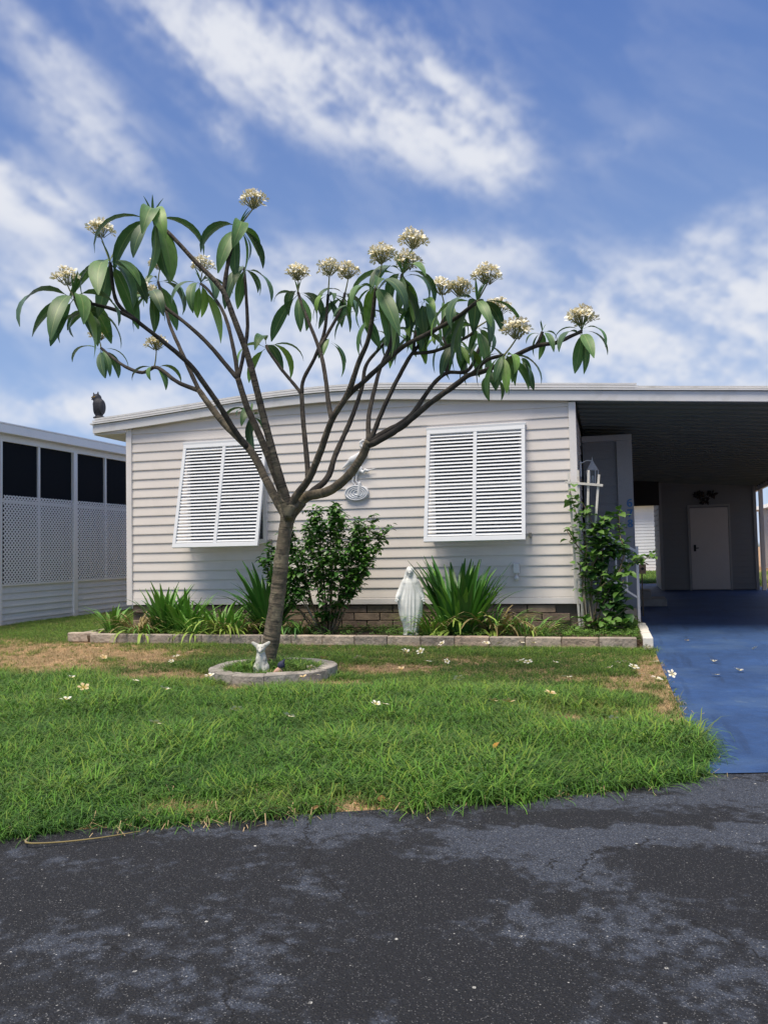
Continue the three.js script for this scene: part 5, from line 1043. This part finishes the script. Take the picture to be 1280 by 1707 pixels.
  const green = (e, k) => { const t = clamp(e[4] * 1.1 - 0.05, 0, 1), d = hash2(Math.floor(e[0] * 997), Math.floor(e[1] * 991), 7); const y = 0.75 * e[6] + 0.25 * (1 - e[7]); return k.setRGB(mix(0.058, 0.132, t) * (0.55 + 0.9 * d) + 0.08 * y, mix(0.175, 0.285, t) * (0.55 + 0.85 * d) + 0.015 * y, mix(0.026, 0.042, t) + 0.015 * y); };
  build('lawn_grass', tuft(1, 14, 0.12, 0.0052, 0.036, 0.3), grassMat, lists.a, green, 'thick green lawn grass with upright blades', 'grass');
  build('leaning_grass', tuft(2, 13, 0.14, 0.0056, 0.040, 0.65), grassMat, lists.b, green, 'leaning broad green blades mixed through the lawn', 'grass');
  build('short_grass', tuft(3, 15, 0.085, 0.0048, 0.036, 0.4), grassMat, lists.c, green, 'short fine green blades filling the lawn', 'grass');
  build('dry_grass', tuft(4, 11, 0.105, 0.0024, 0.06, 1.35), strawMat, lists.s, (e, k) => k.setRGB(0.38 * e[4], 0.285 * e[4], 0.155 * e[4]), 'dead straw coloured grass in the bare patches', 'grass');
  // low weeds in the bed
  const wl = [], r2 = rng(66);
  for (let i = 0; i < 1500; i++) { const x = mix(0.15, 6.66, r2()), z = mix(0.12, 1.05, r2()), dn = fbm(x * 1.6, z * 3, 3, 430) + (x > 5.6 ? 0.25 : 0); if (dn > 0.46 || r2() < 0.14) wl.push([x, z, 0.5 + 0.5 * r2(), r2() * 6.28, dn, false, 0.1, 0.6]); }
  for (let i = 0; i < 260; i++) wl.push([6.1 + 0.58 * r2(), -1.0 + 1.1 * r2(), 0.6 + 0.5 * r2(), r2() * 6.28, 0.5, false, 0, 0.8]);
  const geo = merge([tuft(5, 8, 0.10, 0.007, 0.04, 0.9), (() => { const parts = []; const rr = rng(3), lf = leafGeo(0.4, 0.9, 0.6, { seg: 3 }); for (let k = 0; k < 7; k++) { const g = lf.clone(); g.scale(0.04, 0.04, 0.04); g.rotateY(rr() * 6.28); g.translate((rr() - 0.5) * 0.06, 0.03 + rr() * 0.05, (rr() - 0.5) * 0.06); g.deleteAttribute('uv'); const n = g.attributes.position.count; g.setAttribute('color', new THREE.Float32BufferAttribute(new Array(n * 3).fill(1), 3)); parts.push(g); } return merge(parts); })()]);
  const im = new THREE.InstancedMesh(geo, grassMat, wl.length); im.name = 'bed_weeds'; im.castShadow = im.receiveShadow = true;
  wl.forEach((e, i) => { q.setFromAxisAngle(up, e[3]); m4.compose(V(e[0], 0.082, e[1]), q, V(e[2], e[2], e[2])); im.setMatrixAt(i, m4); im.setColorAt(i, green(e, c)); });
  scene.add(im); tag(im, 'low green weeds covering the soil of the garden bed', 'weeds', null, 'stuff');
}
// far trees at the right edge
{
  const r = rng(88);
  for (const [x, z, h, w, label] of [[17.5, -36, 4.6, 2.2, 'broad green tree beyond the pale house at the right edge'], [11.8, -40, 3.8, 1.8, 'dark green tree far behind the shed, past its right post']]) {
    const t = thing('far_tree', label, 'tree', [x, 0, z]);
    mesh('trunk', tube([[0, 0, 0], [0.1, h * 0.3, 0], [0, h * 0.6, 0]], 0.16, 0.08, 7), M.bark, t);
    const parts = [], lf = leafGeo(0.3, 0.8, 0.5, { seg: 2 });
    for (let k = 0; k < 1800; k++) { const a = r() * 6.28, b = Math.acos(2 * r() - 1), q = Math.cbrt(r()) * (0.75 + 0.5 * fbm(a * 1.5, b * 2, 3, 88)); const g = lf.clone(); g.scale(0.28, 0.28, 0.28); g.rotateX(r() * 3); g.rotateY(r() * 6.28); g.translate(Math.sin(b) * Math.cos(a) * w * q, h * 0.62 + Math.cos(b) * h * 0.36 * q, Math.sin(b) * Math.sin(a) * w * q); parts.push(g); }
    mesh('crown', merge(parts), M.shrubLeaf, t).userData.kind = 'stuff';
  }
}
scene.traverse((o) => { if (o.isMesh) { o.castShadow = true; o.receiveShadow = true; } });
renderer.render(scene, camera);
